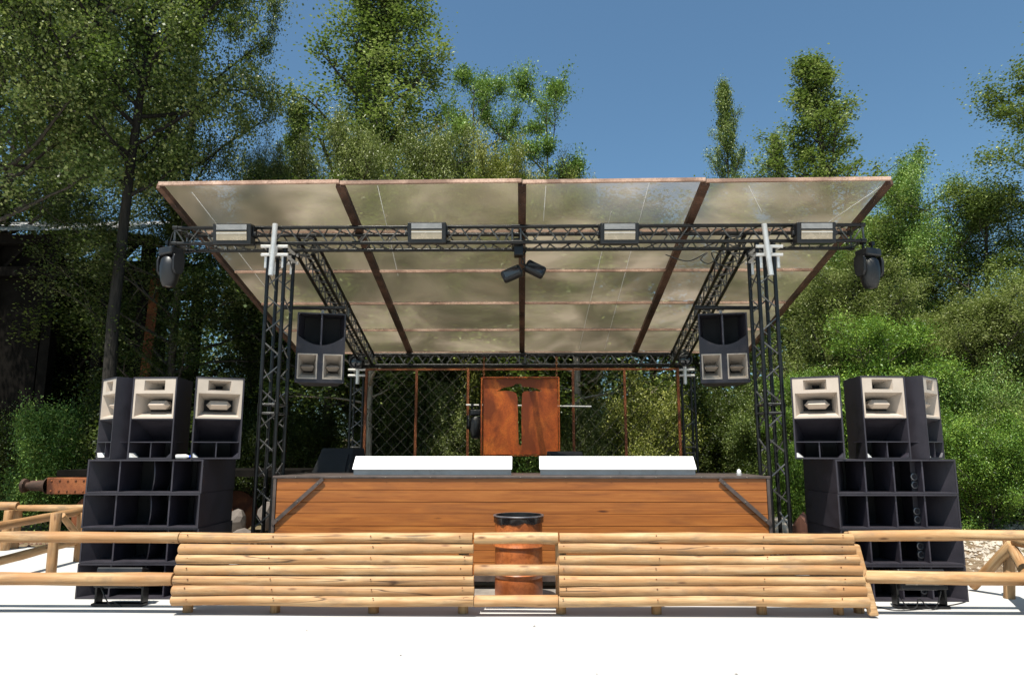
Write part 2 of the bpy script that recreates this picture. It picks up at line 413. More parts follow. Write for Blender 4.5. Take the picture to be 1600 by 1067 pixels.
truss('back_truss', (bxl, B0, bz0), (bxr, B0, bz0), (0, B1 - B0, 0), (0, 0, bz1 - bz0), can, O, 0.40)
TWL = at(415, 480, T0).x; TWLr = at(441, 480, T0).x
TWR = at(1214, 480, T0).x; TWRl = at(1188, 480, T0).x
for (xa, xb) in ((TWL, TWLr), (TWRl, TWR)):
    truss('tower', (xa, T0, 0.03), (xa, T0, tz0 - 0.03), (xb - xa, 0, 0), (0, T1 - T0, 0), can, O, 0.70)
for (a, b) in ((548, 567), (1066, 1086)):
    xa = at(a, 620, B0).x; xb = at(b, 620, B0).x
    truss('tower', (xa, B0, 0.03), (xa, B0, bz0 - 0.03), (xb - xa, 0, 0), (0, B1 - B0, 0), can, O, 0.66)
for s in (-1, 1):                                      # the two raking side trusses
    xa = (TWL + TWLr) / 2 if s < 0 else (TWR + TWRl) / 2
    x0 = xa - 0.02 if s < 0 else xa - 0.24 + 0.02
    # follow the roof slope; the towers carry both ends
    xo = (bxl if s < 0 else bxr - 0.26)
    truss('side_truss', (x0 + (0.16 if s < 0 else -0.16), T1 + 0.05, tz0 - 0.04), (xo + (0.06 if s < 0 else -0.06), B0 - 0.03, bz0), (0.24, 0, 0), (0, 0, 0.26), can, O, 0.40)
# bare aluminium tower heads with their spigot pipes
for s, (px, tx, bx) in ((-1, (428, 430, 423)), (1, (1201, 1194, 1205))):
    m = MB()
    m.tube(at(tx, 350, T0 - 0.09), at(bx, 430, T0 - 0.09), 0.037, n=12)
    for yy in (385, 398):
        a, b = at(px - 20, yy, T0 - 0.04), at(px + 22, yy, T0 - 0.04)
        m.tube(a, b, 0.024, n=10)
        m.tube(a + Vector((0, .45, 0)), b + Vector((0, .45, 0)), 0.024, n=10)
        for q in (a, b):
            e = Vector((0.04 if q is a else -0.04, 0, 0)); m.tube(q + e, q + e + Vector((0, .45, 0)), 0.022, n=8)
    for dx, dz in ((-.11, 0), (.13, 0)):
        p = at(px, 404, T0); m.tube(p + Vector((dx, 0, -.14)), p + Vector((dx, 0, .04)), 0.026, n=8); m.tube(p + Vector((dx, .36, -.14)), p + Vector((dx, .36, .04)), 0.026, n=8)
    m.lathe([(0.0, -.05), (.06, -.05), (.06, .05), (0, .05)], 12, Matrix.Translation(at(px - 1, 391, T0 - 0.05)))
    m.build('tower_head', MT['alu'], can, O, smooth=True)
for s, px in ((-1, 559), (1, 1070)):
    m = MB(); p = at(px, 582, B0 - 0.06)
    m.tube(p + Vector((0, 0, .14)), p + Vector((0, 0, -.24)), 0.04, n=10)
    for dz in (0.06, -0.06): m.tube(p + Vector((-.2, 0, dz)), p + Vector((.2, 0, dz)), 0.026, n=8)
    m.build('tower_head', MT['alu'], can, O, smooth=True)
# rafters, purlins, sheets
cols = [RC - RX + 2 * RX * k / 4 for k in range(5)]
rows = [RF_Y + (RB_Y - RF_Y) * k / 5 for k in range(6)]
for k, x in enumerate(cols):
    w = 0.11 if 0 < k < 4 else 0.07
    m = MB(); m.bar((x, RF_Y + .02, roof_z(RF_Y + .02) - 0.045), (x, RB_Y, roof_z(RB_Y) - 0.045), w, 0.075)
    rf = m.build('rafter', MT['rafter'], can, O)
    b = MB()
    for j in range(22):
        y = RF_Y + 0.15 + j * 0.27
        for dx in (-.025, .025):
            b.tube((x + dx, y, roof_z(y) - .083), (x + dx, y, roof_z(y) - .092), 0.006, n=6)
    sr = b.build('screw_row', MT['steel'], rf, O); sr['kind'] = 'stuff'
for j, y in enumerate(rows):
    for k in range(4):
        x0, x1 = cols[k] + 0.056, cols[k + 1] - 0.056
        m = MB(); z = roof_z(y)
        if j == 0: m.bar((x0 - .05, y, z - .03), (x1 + .05, y, z - .012), 0.04, 0.046)
        else: m.bar((x0, y, z - .028), (x1, y, z - .026), 0.045, 0.042)
        m.build('purlin', MT['purlin'], can, O)
for j in range(5):
    for k in range(4):
        m = MB(); x0, x1 = cols[k] + 0.004, cols[k + 1] - 0.004; y0, y1 = rows[j] + 0.003, rows[j + 1] - 0.003
        jz = 0.004 * ((j + k) % 2)
        a, b = roof_z(y0) + jz, roof_z(y1) + jz
        m.hexa([(x0, y0, a), (x1, y0, a), (x1, y1, b), (x0, y1, b), (x0, y0, a + .01), (x1, y0, a + .01), (x1, y1, b + .01), (x0, y1, b + .01)])
        rs_ = m.build('roof_sheet', MT['poly'], can, O); rs_.data.materials.append(MT['poly_outer'])
        for pg in rs_.data.polygons: pg.material_index = 0 if pg.normal.z < -.5 else 1
# pale lap joints and scratches that run down the sheets
for (xa, ya, xb, yb) in ((300, 300, 420, 455), (590, 290, 622, 430), (853, 290, 849, 345), (955, 330, 905, 545), (1015, 283, 945, 545), (1170, 290, 1190, 330), (1385, 285, 1290, 350)):
    def onroof(px, py):
        d = (at(px, py, 10) - Vector((0, 0, CAM_H)))
        t = (rf_z - sl * RF_Y - CAM_H) / (d.z - sl * d.y)
        return Vector((0, 0, CAM_H)) + d * t
    p, q = onroof(xa, ya), onroof(xb, yb)
    m = MB(); m.bar(p - Vector((0, 0, .006)), q - Vector((0, 0, .006)), 0.007, 0.005); m.build('sheet_joint', MT['white'], can, O)
# hook clamp, centre bracket
m = MB(); p = at(812, 386, T0 + .1); m.box(p.x - .08, p.x + .05, p.y - .05, p.y + .12, p.z - .13, p.z + .12); m.build('centre_bracket', MT['black'], can, O, bevel=0.01)
# speaker bars from tower to side truss
for a, b in ((440, 540), (1085, 1190)):
    p, q = at(a, 481, T1 + .35), at(b, 481, T1 + .35)
    m = MB(); m.tube(p, q, 0.03, n=10); m.build('speaker_bar', MT['black'], can, O, smooth=True)

# ------------------------------------------------------------------ stage counter
CY = 9.2
cx0, cx1 = at(429, 744, CY).x, at(1201, 744, CY).x
ct = at(815, 743, CY).z
cw = thing('stage_counter', 'long stage counter clad in orange varnished planks with steel edging', 'counter', ((cx0 + cx1) / 2, CY, 0))
OC = cw.location.copy()
pl_h = 0.153; nrow = 8; ztop = ct - 0.035
for i in range(nrow):
    z1 = ztop - i * pl_h; z0 = z1 - pl_h + 0.003
    m = MB(); L = (cx1 - cx0 - 0.09)
    b = 0.007
    prof = [(0, 0.0), (0, pl_h - .003), (-.022 + b, pl_h - .003), (-.022, pl_h - .003 - b * .6), (-.022, b * .6), (-.022 + b, 0.0)]
    m.v = [(x, y, z) for x in (-L / 2, L / 2) for y, z in prof]
    k = len(prof); m.f = [tuple(range(k)), tuple(reversed(range(k, 2 * k)))] + [(j, j + k, (j + 1) % k + k, (j + 1) % k) for j in range(k)]
    m.build('plank', MT['plank'], cw, loc=(0, rnd.uniform(-.002, .002), z0))
zb = ztop - nrow * pl_h
m = MB(); m.box(cx0 - .01, cx1 + .01, CY - .045, CY - .004 + .02, ct - .034, ct - .001); m.build('top_edging', MT['steel'], cw, OC, bevel=.004)
for x in (cx0, cx1 - 0.04):
    m = MB(); m.box(x, x + .04, CY - .04, CY + .02, zb - .02, ct - .036); m.build('side_edging', MT['steel'], cw, OC, bevel=.004)
m = MB(); m.box(cx0 + .045, cx1 - .045, CY - .036, CY + .01, zb - .08, zb - .004); m.build('bottom_edging', MT['steel'], cw, OC, bevel=.004)
m = MB(); m.box(cx0 + .01, cx1 - .01, CY + .022, CY + 1.25, ct - .04, ct - .004); m.build('counter_top', MT['steel'], cw, OC)
m = MB(); m.box(cx0 + .03, cx1 - .03, CY + .012, CY + .05, 0.16, ct - .042); m.build('backing_board', MT['deck'], cw, OC)
for s in (-1, 1):
    x = cx0 + .02 if s < 0 else cx1 - .02
    m = MB(); m.box(x - .02, x + .02, CY + .055, CY + 1.2, .16, ct - .045); m.build('side_panel', MT['deck'], cw, OC)
    a = Vector((x, CY - .052, ct - .62)); b = Vector((x - s * .64, CY - .052, ct - .04))
    m = MB(); m.bar(a, b, 0.012, 0.048, up=(s, 0, 1)); st = m.build('diagonal_strap', MT['steel'], cw, OC)
    for t in (.1, .5, .9):
        p = a.lerp(b, t); m = MB(); m.tube(p + Vector((0, -.004, 0)), p + Vector((0, -.016, 0)), .009, n=8); m.build('bolt', MT['wire'], st, OC)
for k in range(11):
    p = Vector((cx0 + .3 + k * (cx1 - cx0 - .6) / 10, CY - .046, ct - .017)); m = MB(); m.tube(p, p + Vector((0, -.008, 0)), .008, n=8); m.build('bolt', MT['wire'], cw, OC)
dkt = thing('stage_deck', 'low black stage deck behind the plank counter', 'stage', (RC, 12, 0))
MB().box(TWLr + .05, TWRl - .05, CY + 1.3, 14.1, 0.10, 0.22).build('deck_board', MT['deck'], dkt, dkt.location)
for x in np.linspace(TWLr + .3, TWRl - .3, 6):
    for y in (CY + 1.5, 12.2, 13.9): MB().box(x - .04, x + .04, y - .04, y + .04, 0.004, .099).build('leg', MT['deck'], dkt, dkt.location)

# slanted white equipment covers on the counter
for px0, px1, lab, bx in ((551, 800, 'long white slanted cover over equipment, left half of the counter', 0), (843, 1088, 'long white slanted cover over equipment, right half of the counter', 1)):
    y0, y1 = CY + .30, CY + .44
    zf, zb_ = at(815, 733.5, y0).z, at(815, 714, y1).z
    xa, xb = at(px0, 738, y0).x, at(px1, 738, y0).x
    t = thing('equipment_cover', lab, 'cover', ((xa + xb) / 2, (y0 + y1) / 2, ct), 0, 'white equipment covers'); o = t.location.copy()
    ins = 0.0
    m = MB(); m.hexa([(xa, y0 - .03, zf), (xb, y0 - .03, zf), (xb, y1, zb_), (xa, y1, zb_), (xa, y0 - .03, zf + .012), (xb, y0 - .03, zf + .012), (xb, y1, zb_ + .012), (xa, y1, zb_ + .012)])
    m.build('lid', MT['white'], t, o, bevel=.003)
    m = MB(); m.box(xa + .012, xb - .012, y0, y0 + .015, ct, zf - .002); m.build('front_panel', MT['grey_front'], t, o)
    for x in (xa + .012, xb - .027):
        m = MB(); m.hexa([(x, y0 + .017, ct), (x + .015, y0 + .017, ct), (x + .015, y1 - .02, ct), (x, y1 - .02, ct), (x, y0 + .017, zf - .002), (x + .015, y0 + .017, zf - .002), (x + .015, y1 - .02, zb_ - .008), (x, y1 - .02, zb_ - .008)])
        m.build('end_panel', MT['grey_front'], t, o)
    m = MB(); m.box(xa + .03, xb - .03, y1 - .018, y1 - .004, ct, zb_ - .008); m.build('back_panel', MT['grey_front'], t, o)
# little white lamp on the right end of the counter
p = at(1155, 741, CY + .12); t = thing('signal_lamp', 'tiny white lamp standing on the right end of the counter', 'lamp', (p.x, p.y, ct))
MB().lathe([(0, 0), (.035, 0), (.04, .03), (0, .031)], 14).build('base', MT['alu'], t, smooth=True)
MB().lathe([(.024, .032), (.03, .05), (.02, .075), (0, .085)], 14).build('globe', MT['white'], t, smooth=True)
# black wedge monitors and a rust tray behind the counter
def wedge(px, py, Y, w, h, d, lab, rz):
    p = at(px, py, Y); zb = 1.30 if Y < 11 else 1.1
    t = thing('wedge_monitor', lab, 'speaker', (p.x, Y, ct - .004 if Y < 10.5 else p.z - h), rz)
    m = MB(); m.hexa([(-w / 2, -d / 2, 0), (w / 2, -d / 2, 0), (w / 2, d / 2, 0), (-w / 2, d / 2, 0), (-w * .42, -d * .10, h), (w * .42, -d * .10, h), (w * .42, d * .40, h), (-w * .42, d * .40, h)])
    m.build('cabinet', MT['throat'], t, bevel=.012)
    m = MB(); m.hexa([(-w * .43, -d * .5 - .006, .05), (w * .43, -d * .5 - .006, .05), (w * .43, -d * .46, .05), (-w * .43, -d * .46, .05), (-w * .36, -d * .2 - .012, h * .82), (w * .36, -d * .2 - .012, h * .82), (w * .36, -d * .16, h * .82), (-w * .36, -d * .16, h * .82)])
    m.build('grille', MT['throat'], t)
    if Y >= 10.5:
        m = MB()
        m.tube((0, 0, -.02 - (t.location.z - .24)), (0, 0, -.002), .03, n=10); m.box(-.2, .2, -.2, .2, -(t.location.z - .222), -(t.location.z - .24)); m.build('stand', MT['black'], t)
wedge(531, 700, 10.9, .74, .50, .55, 'black floor monitor on a stand behind the left end of the counter', R(-25))
wedge(884, 705, 11.1, .62, .45, .5, 'black floor monitor on a stand below the rust panel, right side', R(12))

# ------------------------------------------------------------------ rust panel with pick-axe cut-out
SY = 13.4
sx0, sx1 = at(752.5, 650, SY).x, at(873.5, 650, SY).x
sz1, sz0 = at(813, 590, SY).z, at(813, 711.5, SY).z
sg = thing('rusty_sign', 'square rusted steel tray with a pickaxe shape cut out, hung on chains', 'sign', ((sx0 + sx1) / 2, SY, sz0))
W, Hh = sx1 - sx0, sz1 - sz0
def sp(px, py): return ((px - 752.5) / 121 * W - W / 2, (711.5 - py) / 121.5 * Hh)
pick = [(776, 611.5), (787, 606), (799, 604), (803.5, 602), (806, 599.8), (814.5, 599.8), (816.5, 604.5), (832, 605.5), (841, 608), (847, 611.8), (838, 611), (829, 611.5), (819, 611.5), (816, 616), (814.8, 640), (815, 694), (813, 697), (810.4, 693), (809.4, 660), (809, 622), (806, 614), (800, 611.5), (790, 610.5)]
bm = bmesh.new()
outer = [bm.verts.new((x, .012, z)) for x, z in ((-W / 2 + .02, .02), (W / 2 - .02, .02), (W / 2 - .02, Hh - .02), (-W / 2 + .02, Hh - .02))]
inner = [bm.verts.new((sp(*q)[0], .012, sp(*q)[1])) for q in pick]
es = [bm.edges.new((l[i], l[(i + 1) % len(l)])) for l in (outer, inner) for i in range(len(l))]
bmesh.ops.triangle_fill(bm, use_beauty=True, use_dissolve=False, edges=es)
ret = bmesh.ops.extrude_face_region(bm, geom=bm.faces[:])
bmesh.ops.translate(bm, verts=[v for v in ret['geom'] if isinstance(v, bmesh.types.BMVert)], vec=(0, .006, 0))
bmesh.ops.recalc_face_normals(bm, faces=bm.faces[:])
me = bpy.data.meshes.new('plate'); bm.to_mesh(me); bm.free(); me.materials.append(MT['rusty'])
po = bpy.data.objects.new('plate', me); C.objects.link(po); po.parent = sg
for a, b in (((-W / 2, 0), (W / 2, 0)), ((-W / 2, Hh), (W / 2, Hh)), ((-W / 2, 0.011), (-W / 2, Hh - .011)), ((W / 2, .011), (W / 2, Hh - .011))):
    m = MB(); m.bar((a[0], -.03, a[1]), (b[0], -.03, b[1]), .09 if a[1] == b[1] else .09, .022, up=(0, 0, 1) if a[1] == b[1] else (1, 0, 0)); m.build('frame_rim', MT['rusty'], sg)
for x in (-W / 2 + .04, W / 2 - .04):
    m = MB(); z = Hh; k = 0
    while z < bz0 - sz0:
        a = Vector((x + (.0 if k % 2 else .012), 0 if k % 2 else .0, z)); pts = []
        for j in range(9):
            t = 2 * math.pi * j / 8; u, w_ = math.cos(t) * .018, math.sin(t) * .032
            pts.append((x + (u if k % 2 else 0), (0 if k % 2 else u) - .01, z + .03 + w_))
        m.path(pts, .006, 5, False); z += .05; k += 1
    m.build('chain', MT['rust_dk'], sg, smooth=True)

# ------------------------------------------------------------------ mesh screen behind the stage
MY = 14.12
ms = thing('wire_mesh_screen', 'rusty framed wire mesh screen closing the back of the stage', 'fence', (RC, MY, .22)); om = ms.location.copy()
mz1 = at(815, 575.5, MY).z; mz0 = .24
pp = [at(x, 640, MY).x for x in (571, 650, 731, 896, 977, 1061)]
for x in pp:
    m = MB(); m.box(x - .025, x + .025, MY - .025, MY + .025, mz0, mz1); m.build('post', MT['rust_dk'], ms, om)
for i in range(5):
    for z in (mz1 - .02, mz0 + .03):
        m = MB(); m.box(pp[i] + .027, pp[i + 1] - .027, MY - .02, MY + .02, z - .02, z + .02); m.build('rail', MT['rust_dk'], ms, om)
    if i == 2: continue
    m = MB(); x0, x1 = pp[i] + .03, pp[i + 1] - .03; z0, z1 = mz0 + .05, mz1 - .04
    lean = 1.05
    for sgn in (1, -1):
        c = -3.6
        while c < 5.2:
            # line z = z0 + c + sgn*lean*(x - x0)
            pts = []
            for x in (x0, x1):
                z = z0 + c + sgn * lean * (x - x0)
                pts.append((x, z))
            (xa, za), (xb, zb2) = pts
            if not ((za < z0 and zb2 < z0) or (za > z1 and zb2 > z1)):
                def clip(x, z, xo, zo):
                    if z < z0: return (x + (xo - x) * (z0 - z) / (zo - z), z0)
                    if z > z1: return (x + (xo - x) * (z1 - z) / (zo - z), z1)
                    return (x, z)
                a = clip(xa, za, xb, zb2); b = clip(xb, zb2, xa, za)
                m.tube((a[0], MY + sgn * .004, a[1]), (b[0], MY + sgn * .004, b[1]), .0017, n=4, cap=False)
            c += .30
    o = m.build('wire_mesh', MT['wire'], ms, om); o['kind'] = 'stuff'
# crossbar with a lamp behind the rust panel
py_ = 13.75
m = MB(); a, b = at(728, 632.5, py_), at(924, 635, py_); m.tube(a, b, .016, n=8)
tag(m.build('pipe_bar', MT['alu'], smooth=True), 'thin bare metal pipe running level behind the rust panel', 'pipe')

# ------------------------------------------------------------------ lamps
def flood(name, lab, loc, rx=0.0, floor=False, group='flood lamps'):
    """rectangular strobe lamp in a yoke"""
    t = thing(name, lab, 'lamp', loc, 0, group)
    w, h, d = (.50, .25, .17) if not floor else (.50, .18, .16)
    rt = Matrix.Rotation(rx, 4, 'X')
    def rb(m): m.v = [tuple(rt @ Vector(p)) for p in m.v]; return m
    hb = rb(MB().box(-w / 2 - .015, w / 2 + .015, -d / 2, d / 2, -h / 2 - .03, h / 2 + .01)).build('housing', MT['lamp_body'], t, bevel=.012)
    f = MB()
    f.hexa([(-w * .42, -d / 2 - .012, -h * .40), (w * .42, -d / 2 - .012, -h * .40), (w * .42, -d / 2 - .001, -h * .40), (-w * .42, -d / 2 - .001, -h * .40), (-w * .42, -d / 2 - .012, h * .08), (w * .42, -d / 2 - .012, h * .08), (w * .42, -d / 2 - .001, h * .08), (-w * .42, -d / 2 - .001, h * .08)])
    rb(f).build('reflector', MT['lamp_face'], hb)
    if not floor: rb(MB().box(-w * .42, w * .42, -d / 2 - .014, -d / 2 - .001, h * .18, h * .47)).build('glare_plate', MT['plate'], hb)
    rb(MB().box(-w * .42, w * .42, -d / 2 - .02, -d / 2 - .001, -h * .03, h * .0)).build('flash_tube', MT['white'], hb)
    fin = MB()
    for k in range(9): fin.box(-w * .4 + k * w * .1 - .006, -w * .4 + k * w * .1 + .006, d / 2 + .001, d / 2 + .035, -h * .4, h * .4)
    rb(fin).build('cooling_fins', MT['lamp_body'], hb)
    y = MB(); zz = -.30 if floor else .23
    if not floor: y.box(-w / 2 - .035, w / 2 + .035, .05, .09, -.02, .02)
    for s in (-1, 1):
        y.box(s * (w / 2 + .02) - .012, s * (w / 2 + .02) + .012, -.03, .10, min(zz, -.04), max(zz * .45, .05))
    if floor: y.box(-w / 2 - .05, w / 2 + .05, -.06, .06, zz - .015, zz + .012)
    y.build('yoke', MT['black'], t, bevel=.004)
    for s in (-1, 1):
        MB().tube((s * (w / 2 + .033), 0, 0), (s * (w / 2 + .06), 0, 0), .035, n=12).build('knob', MT['lamp_body'], t, smooth=True)
    return t
for px, py, wh in ((366, 366, 'leftmost of four on the front truss'), (668, 364, 'second from the left on the front truss'), (967, 365, 'third from the left on the front truss'), (1272, 364, 'rightmost of four on the front truss')):
    p = at(px, py, T0 - .17); flood('flood_lamp', 'black rectangular flood lamp with cream reflector, ' + wh, p, R(8))
for px, py, wh in ((186, 903, 'left'), (1440, 905, 'right')):
    p = at(px, 948, 8.22); g = flood('floor_flood_lamp', 'black flood lamp standing in its yoke on the concrete before the %s subwoofer stack' % wh, (p.x, 8.22, .325), R(-14), True, 'floor lamps')

def moving_head(lab, loc, rz, roll=0.0):
    t = thing('moving_head_lamp', lab, 'lamp', loc, rz, 'moving head lamps'); t.scale = (.88, .88, .92)
    MB().box(-.15, .15, -.13, .13, -.13, 0).build('base', MT['lamp_body'], t, bevel=.03)
    for k in (-1, 1):
        m = MB(); m.tube((k * .09, 0, 0), (k * .09, 0, .09), .02, n=8); m.box(k * .09 - .03, k * .09 + .03, -.035, .035, .07, .13)
        m.build('clamp', MT['black'], t)
    for s in (-1, 1):
        m = MB(); prof = [(-.13, -.07), (-.20, -.09), (-.36, -.08), (-.42, -.04), (-.42, .04), (-.36, .08), (-.20, .09), (-.13, .07)]
        x0, x1 = s * .16, s * .21
        m.v = [(x, y, z) for x in (x0, x1) for z, y in prof]; k = len(prof)
        m.f = [tuple(range(k)), tuple(reversed(range(k, 2 * k)))] + [(j, (j + 1) % k, (j + 1) % k + k, j + k) for j in range(k)]
        m.build('yoke_arm', MT['lamp_body'], t, bevel=.012)
    m = MB(); m.lathe([(0, .0), (.10, -.005), (.14, -.05), (.155, -.16), (.15, -.28), (.125, -.40), (.09, -.475), (.08, -.48)], 22, Matrix.Translation((0, 0, -.14)))
    hd = m.build('head', MT['lamp_body'], t, smooth=True)
    MB().lathe([(.081, -.618), (.05, -.63), (0, -.635)], 20).build('lens', MT['lens'], hd, smooth=True)
    return t
p = at(268, 388, T0 + .1); moving_head('black moving head lamp hanging under the left end of the front truss', p, R(-25))
p = at(1356, 390, T0 + .1); moving_head('black moving head lamp hanging under the right end of the front truss', p, R(20))
p = at(744, 640, 13.72); moving_head('black moving head lamp half hidden behind the left edge of the rust panel', p, R(10))

for s, (px, py, ang) in ((-1, (800, 428, 24)), (1, (836, 421, -27))):   # two small floods under the middle
    p = at(px, py, T0 + .28)
    t = thing('blinder_lamp', 'small black tilted lamp under the middle of the front truss, pointing %s' % ('left' if s < 0 else 'right'), 'lamp', p, 0, 'middle lamps')
    mt = Matrix.Rotation(R(ang), 4, 'Y') @ Matrix.Rotation(R(-12), 4, 'X') @ Matrix.Rotation(R(-s * 18), 4, 'Z')
    MB().box(-.15, .15, -.07, .07, -.085, .085, Matrix.Rotation(R(-ang), 4, 'Y') @ Matrix.Rotation(R(-16), 4, 'X')).build('housing', MT['lamp_body'], t, bevel=.035)
    MB().box(-.115, .115, -.079, -.071, -.058, .058, Matrix.Rotation(R(-ang), 4, 'Y') @ Matrix.Rotation(R(-16), 4, 'X')).build('lens', MT['lens'], t, bevel=.01)
    m = MB(); m.path([(-s * .10, .02, .03), (-s * .20, .03, .10), (-s * .17, .0, .22), (-s * .13, .0, .27)], .012, 6); m.build('bracket', MT['black'], t, smooth=True)
for px, py, w in ((557, 566, 'left'), (1070, 562, 'right')):
    p = at(px, py, 13.95)
    t = thing('round_lamp', 'small round black lamp at the %s end of the back truss' % w, 'lamp', p, 0, 'round lamps')
    rm = Matrix.Rotation(R(90), 4, 'X')
    MB().lathe([(0, -.16), (.10, -.16), (.135, -.05), (.14, .09), (.12, .10), (.11, .06), (0, .05)], 22, rm).build('can', MT['lamp_body'], t, smooth=True)
    MB().lathe([(.105, .066), (.06, .085), (0, .09)], 18, rm).build('lens', MT['lens'], t, smooth=True)
    m = MB(); m.path([(-.15, 0, 0), (-.15, 0, .12), (0, 0, .19), (.15, 0, .12), (.15, 0, 0)], .012, 6); m.build('yoke', MT['black'], t)

# hanging cables on the truss
def cable(name, lab, pts, r=.008, sub=8):
    P = [Vector(p) for p in pts]; out = []
    for i in range(len(P) - 1):
        a, b, c, d = P[max(i - 1, 0)], P[i], P[i + 1], P[min(i + 2, len(P) - 1)]
        for k in range(sub):
            t = k / sub
            out.append(.5 * ((2 * b) + (-a + c) * t + (2 * a - 5 * b + 4 * c - d) * t * t + (-a + 3 * b - 3 * c + d) * t ** 3))
    out.append(P[-1]); m = MB(); m.path(out, r, 6); o = m.build(name, MT['cable'], smooth=True)
    return tag(o, lab, 'cable')
cable('power_cable', 'black cable drooping in loops under the right half of the front truss', [at(1040, 398, T0 + .3), at(1075, 408, T0 + .25), at(1105, 395, T0 + .2), at(1095, 405, T0 + .2), at(1108, 412, T0 + .2), at(1125, 398, T0 + .2), at(1112, 395, T0 + .2), at(1122, 412, T0 + .15), at(1150, 416, T0 + .2), at(1172, 400, T0 + .3)])
cable('power_cable', 'thin black cable looping down beside the left end of the front truss', [at(305, 372, T0 - .03), at(290, 362, T0 - .05), at(272, 362, T0 - .05), at(266, 380, T0 - .02), at(268, 392, T0 + .05)], .007)
cable('power_cable', 'tangled black cable lying around the right floor lamp', [(at(1400, 918, 8.3)), at(1408, 935, 8.15), at(1420, 950, 8.1) * 1, at(1432, 948, 8.12), at(1436, 935, 8.1), at(1450, 948, 8.1), at(1462, 950, 8.14), at(1470, 925, 8.12), at(1468, 915, 8.2)], .007)
cable('power_cable', 'short black cable hanging from the left floor lamp', [at(158, 918, 8.14), at(165, 935, 8.1), at(172, 944, 8.12), at(176, 940, 8.15), at(190, 948, 8.15)], .007)
def on_ground(px, py):
    d = at(px, py, 10) - Vector((0, 0, CAM_H)); return Vector((0, 0, CAM_H)) + d * ((.012 - CAM_H) / d.z)
cable('power_cable', 'thin cable lying on the concrete from right floor lamp to stack corner', [on_ground(x, y) for x, y in ((1370, 947), (1400, 953), (1440, 951), (1480, 946), (1505, 941), (1512, 937))], .006)

# ------------------------------------------------------------------ loudspeakers
def rect_horn(m, x0, x1, z0, z1, y0, ix0, ix1, iz0, iz1, y1):
    """four flared walls from an opening at depth y0 to a throat at depth y1"""
    a = [(x0, y0, z0), (x1, y0, z0), (x1, y0, z1), (x0, y0, z1)]; b = [(ix0, y1, iz0), (ix1, y1, iz0), (ix1, y1, iz1), (ix0, y1, iz1)]
    for i in range(4): m.quad(a[i], a[(i + 1) % 4], b[(i + 1) % 4], b[i])
    return m
def frame_face(m, X0, X1, Z0, Z1, holes, y):
    """flat face with rectangular holes stacked vertically (holes sorted bottom to top)"""
    z = Z0
    for (x0, x1, z0, z1) in holes:
        m.quad((X0, y, z), (X1, y, z), (X1, y, z0), (X0, y, z0))
        m.quad((X0, y, z0), (x0, y, z0), (x0, y, z1), (X0, y, z1)); m.quad((x1, y, z0), (X1, y, z0), (X1, y, z1), (x1, y, z1)); z = z1
    m.quad((X0, y, z), (X1, y, z), (X1, y, Z1), (X0, y, Z1)); return m
def shell(m, wf, wb, d, H, t):
    """trapezoid-plan cabinet open at the front"""
    a, b = wf / 2, wb / 2; ia = a - t; ib = b - t
    for s in (-1, 1):
        m.hexa([(s * a, 0, 0), (s * ia, 0, 0), (s * ib, d - t, 0), (s * b, d, 0), (s * a, 0, H), (s * ia, 0, H), (s * ib, d - t, H), (s * b, d, H)])
    for z0, z1 in ((0, t), (H - t, H)):
        m.hexa([(-ia, 0.001, z0), (ia, 0.001, z0), (ib, d - t, z0), (-ib, d - t, z0), (-ia, .001, z1), (ia, .001, z1), (ib, d - t, z1), (-ib, d - t, z1)])
    m.hexa([(-ib, d - t, 0), (ib, d - t, 0), (b, d, 0), (-b, d, 0), (-ib, d - t, H), (ib, d - t, H), (b, d, H), (-b, d, H)])
    return m
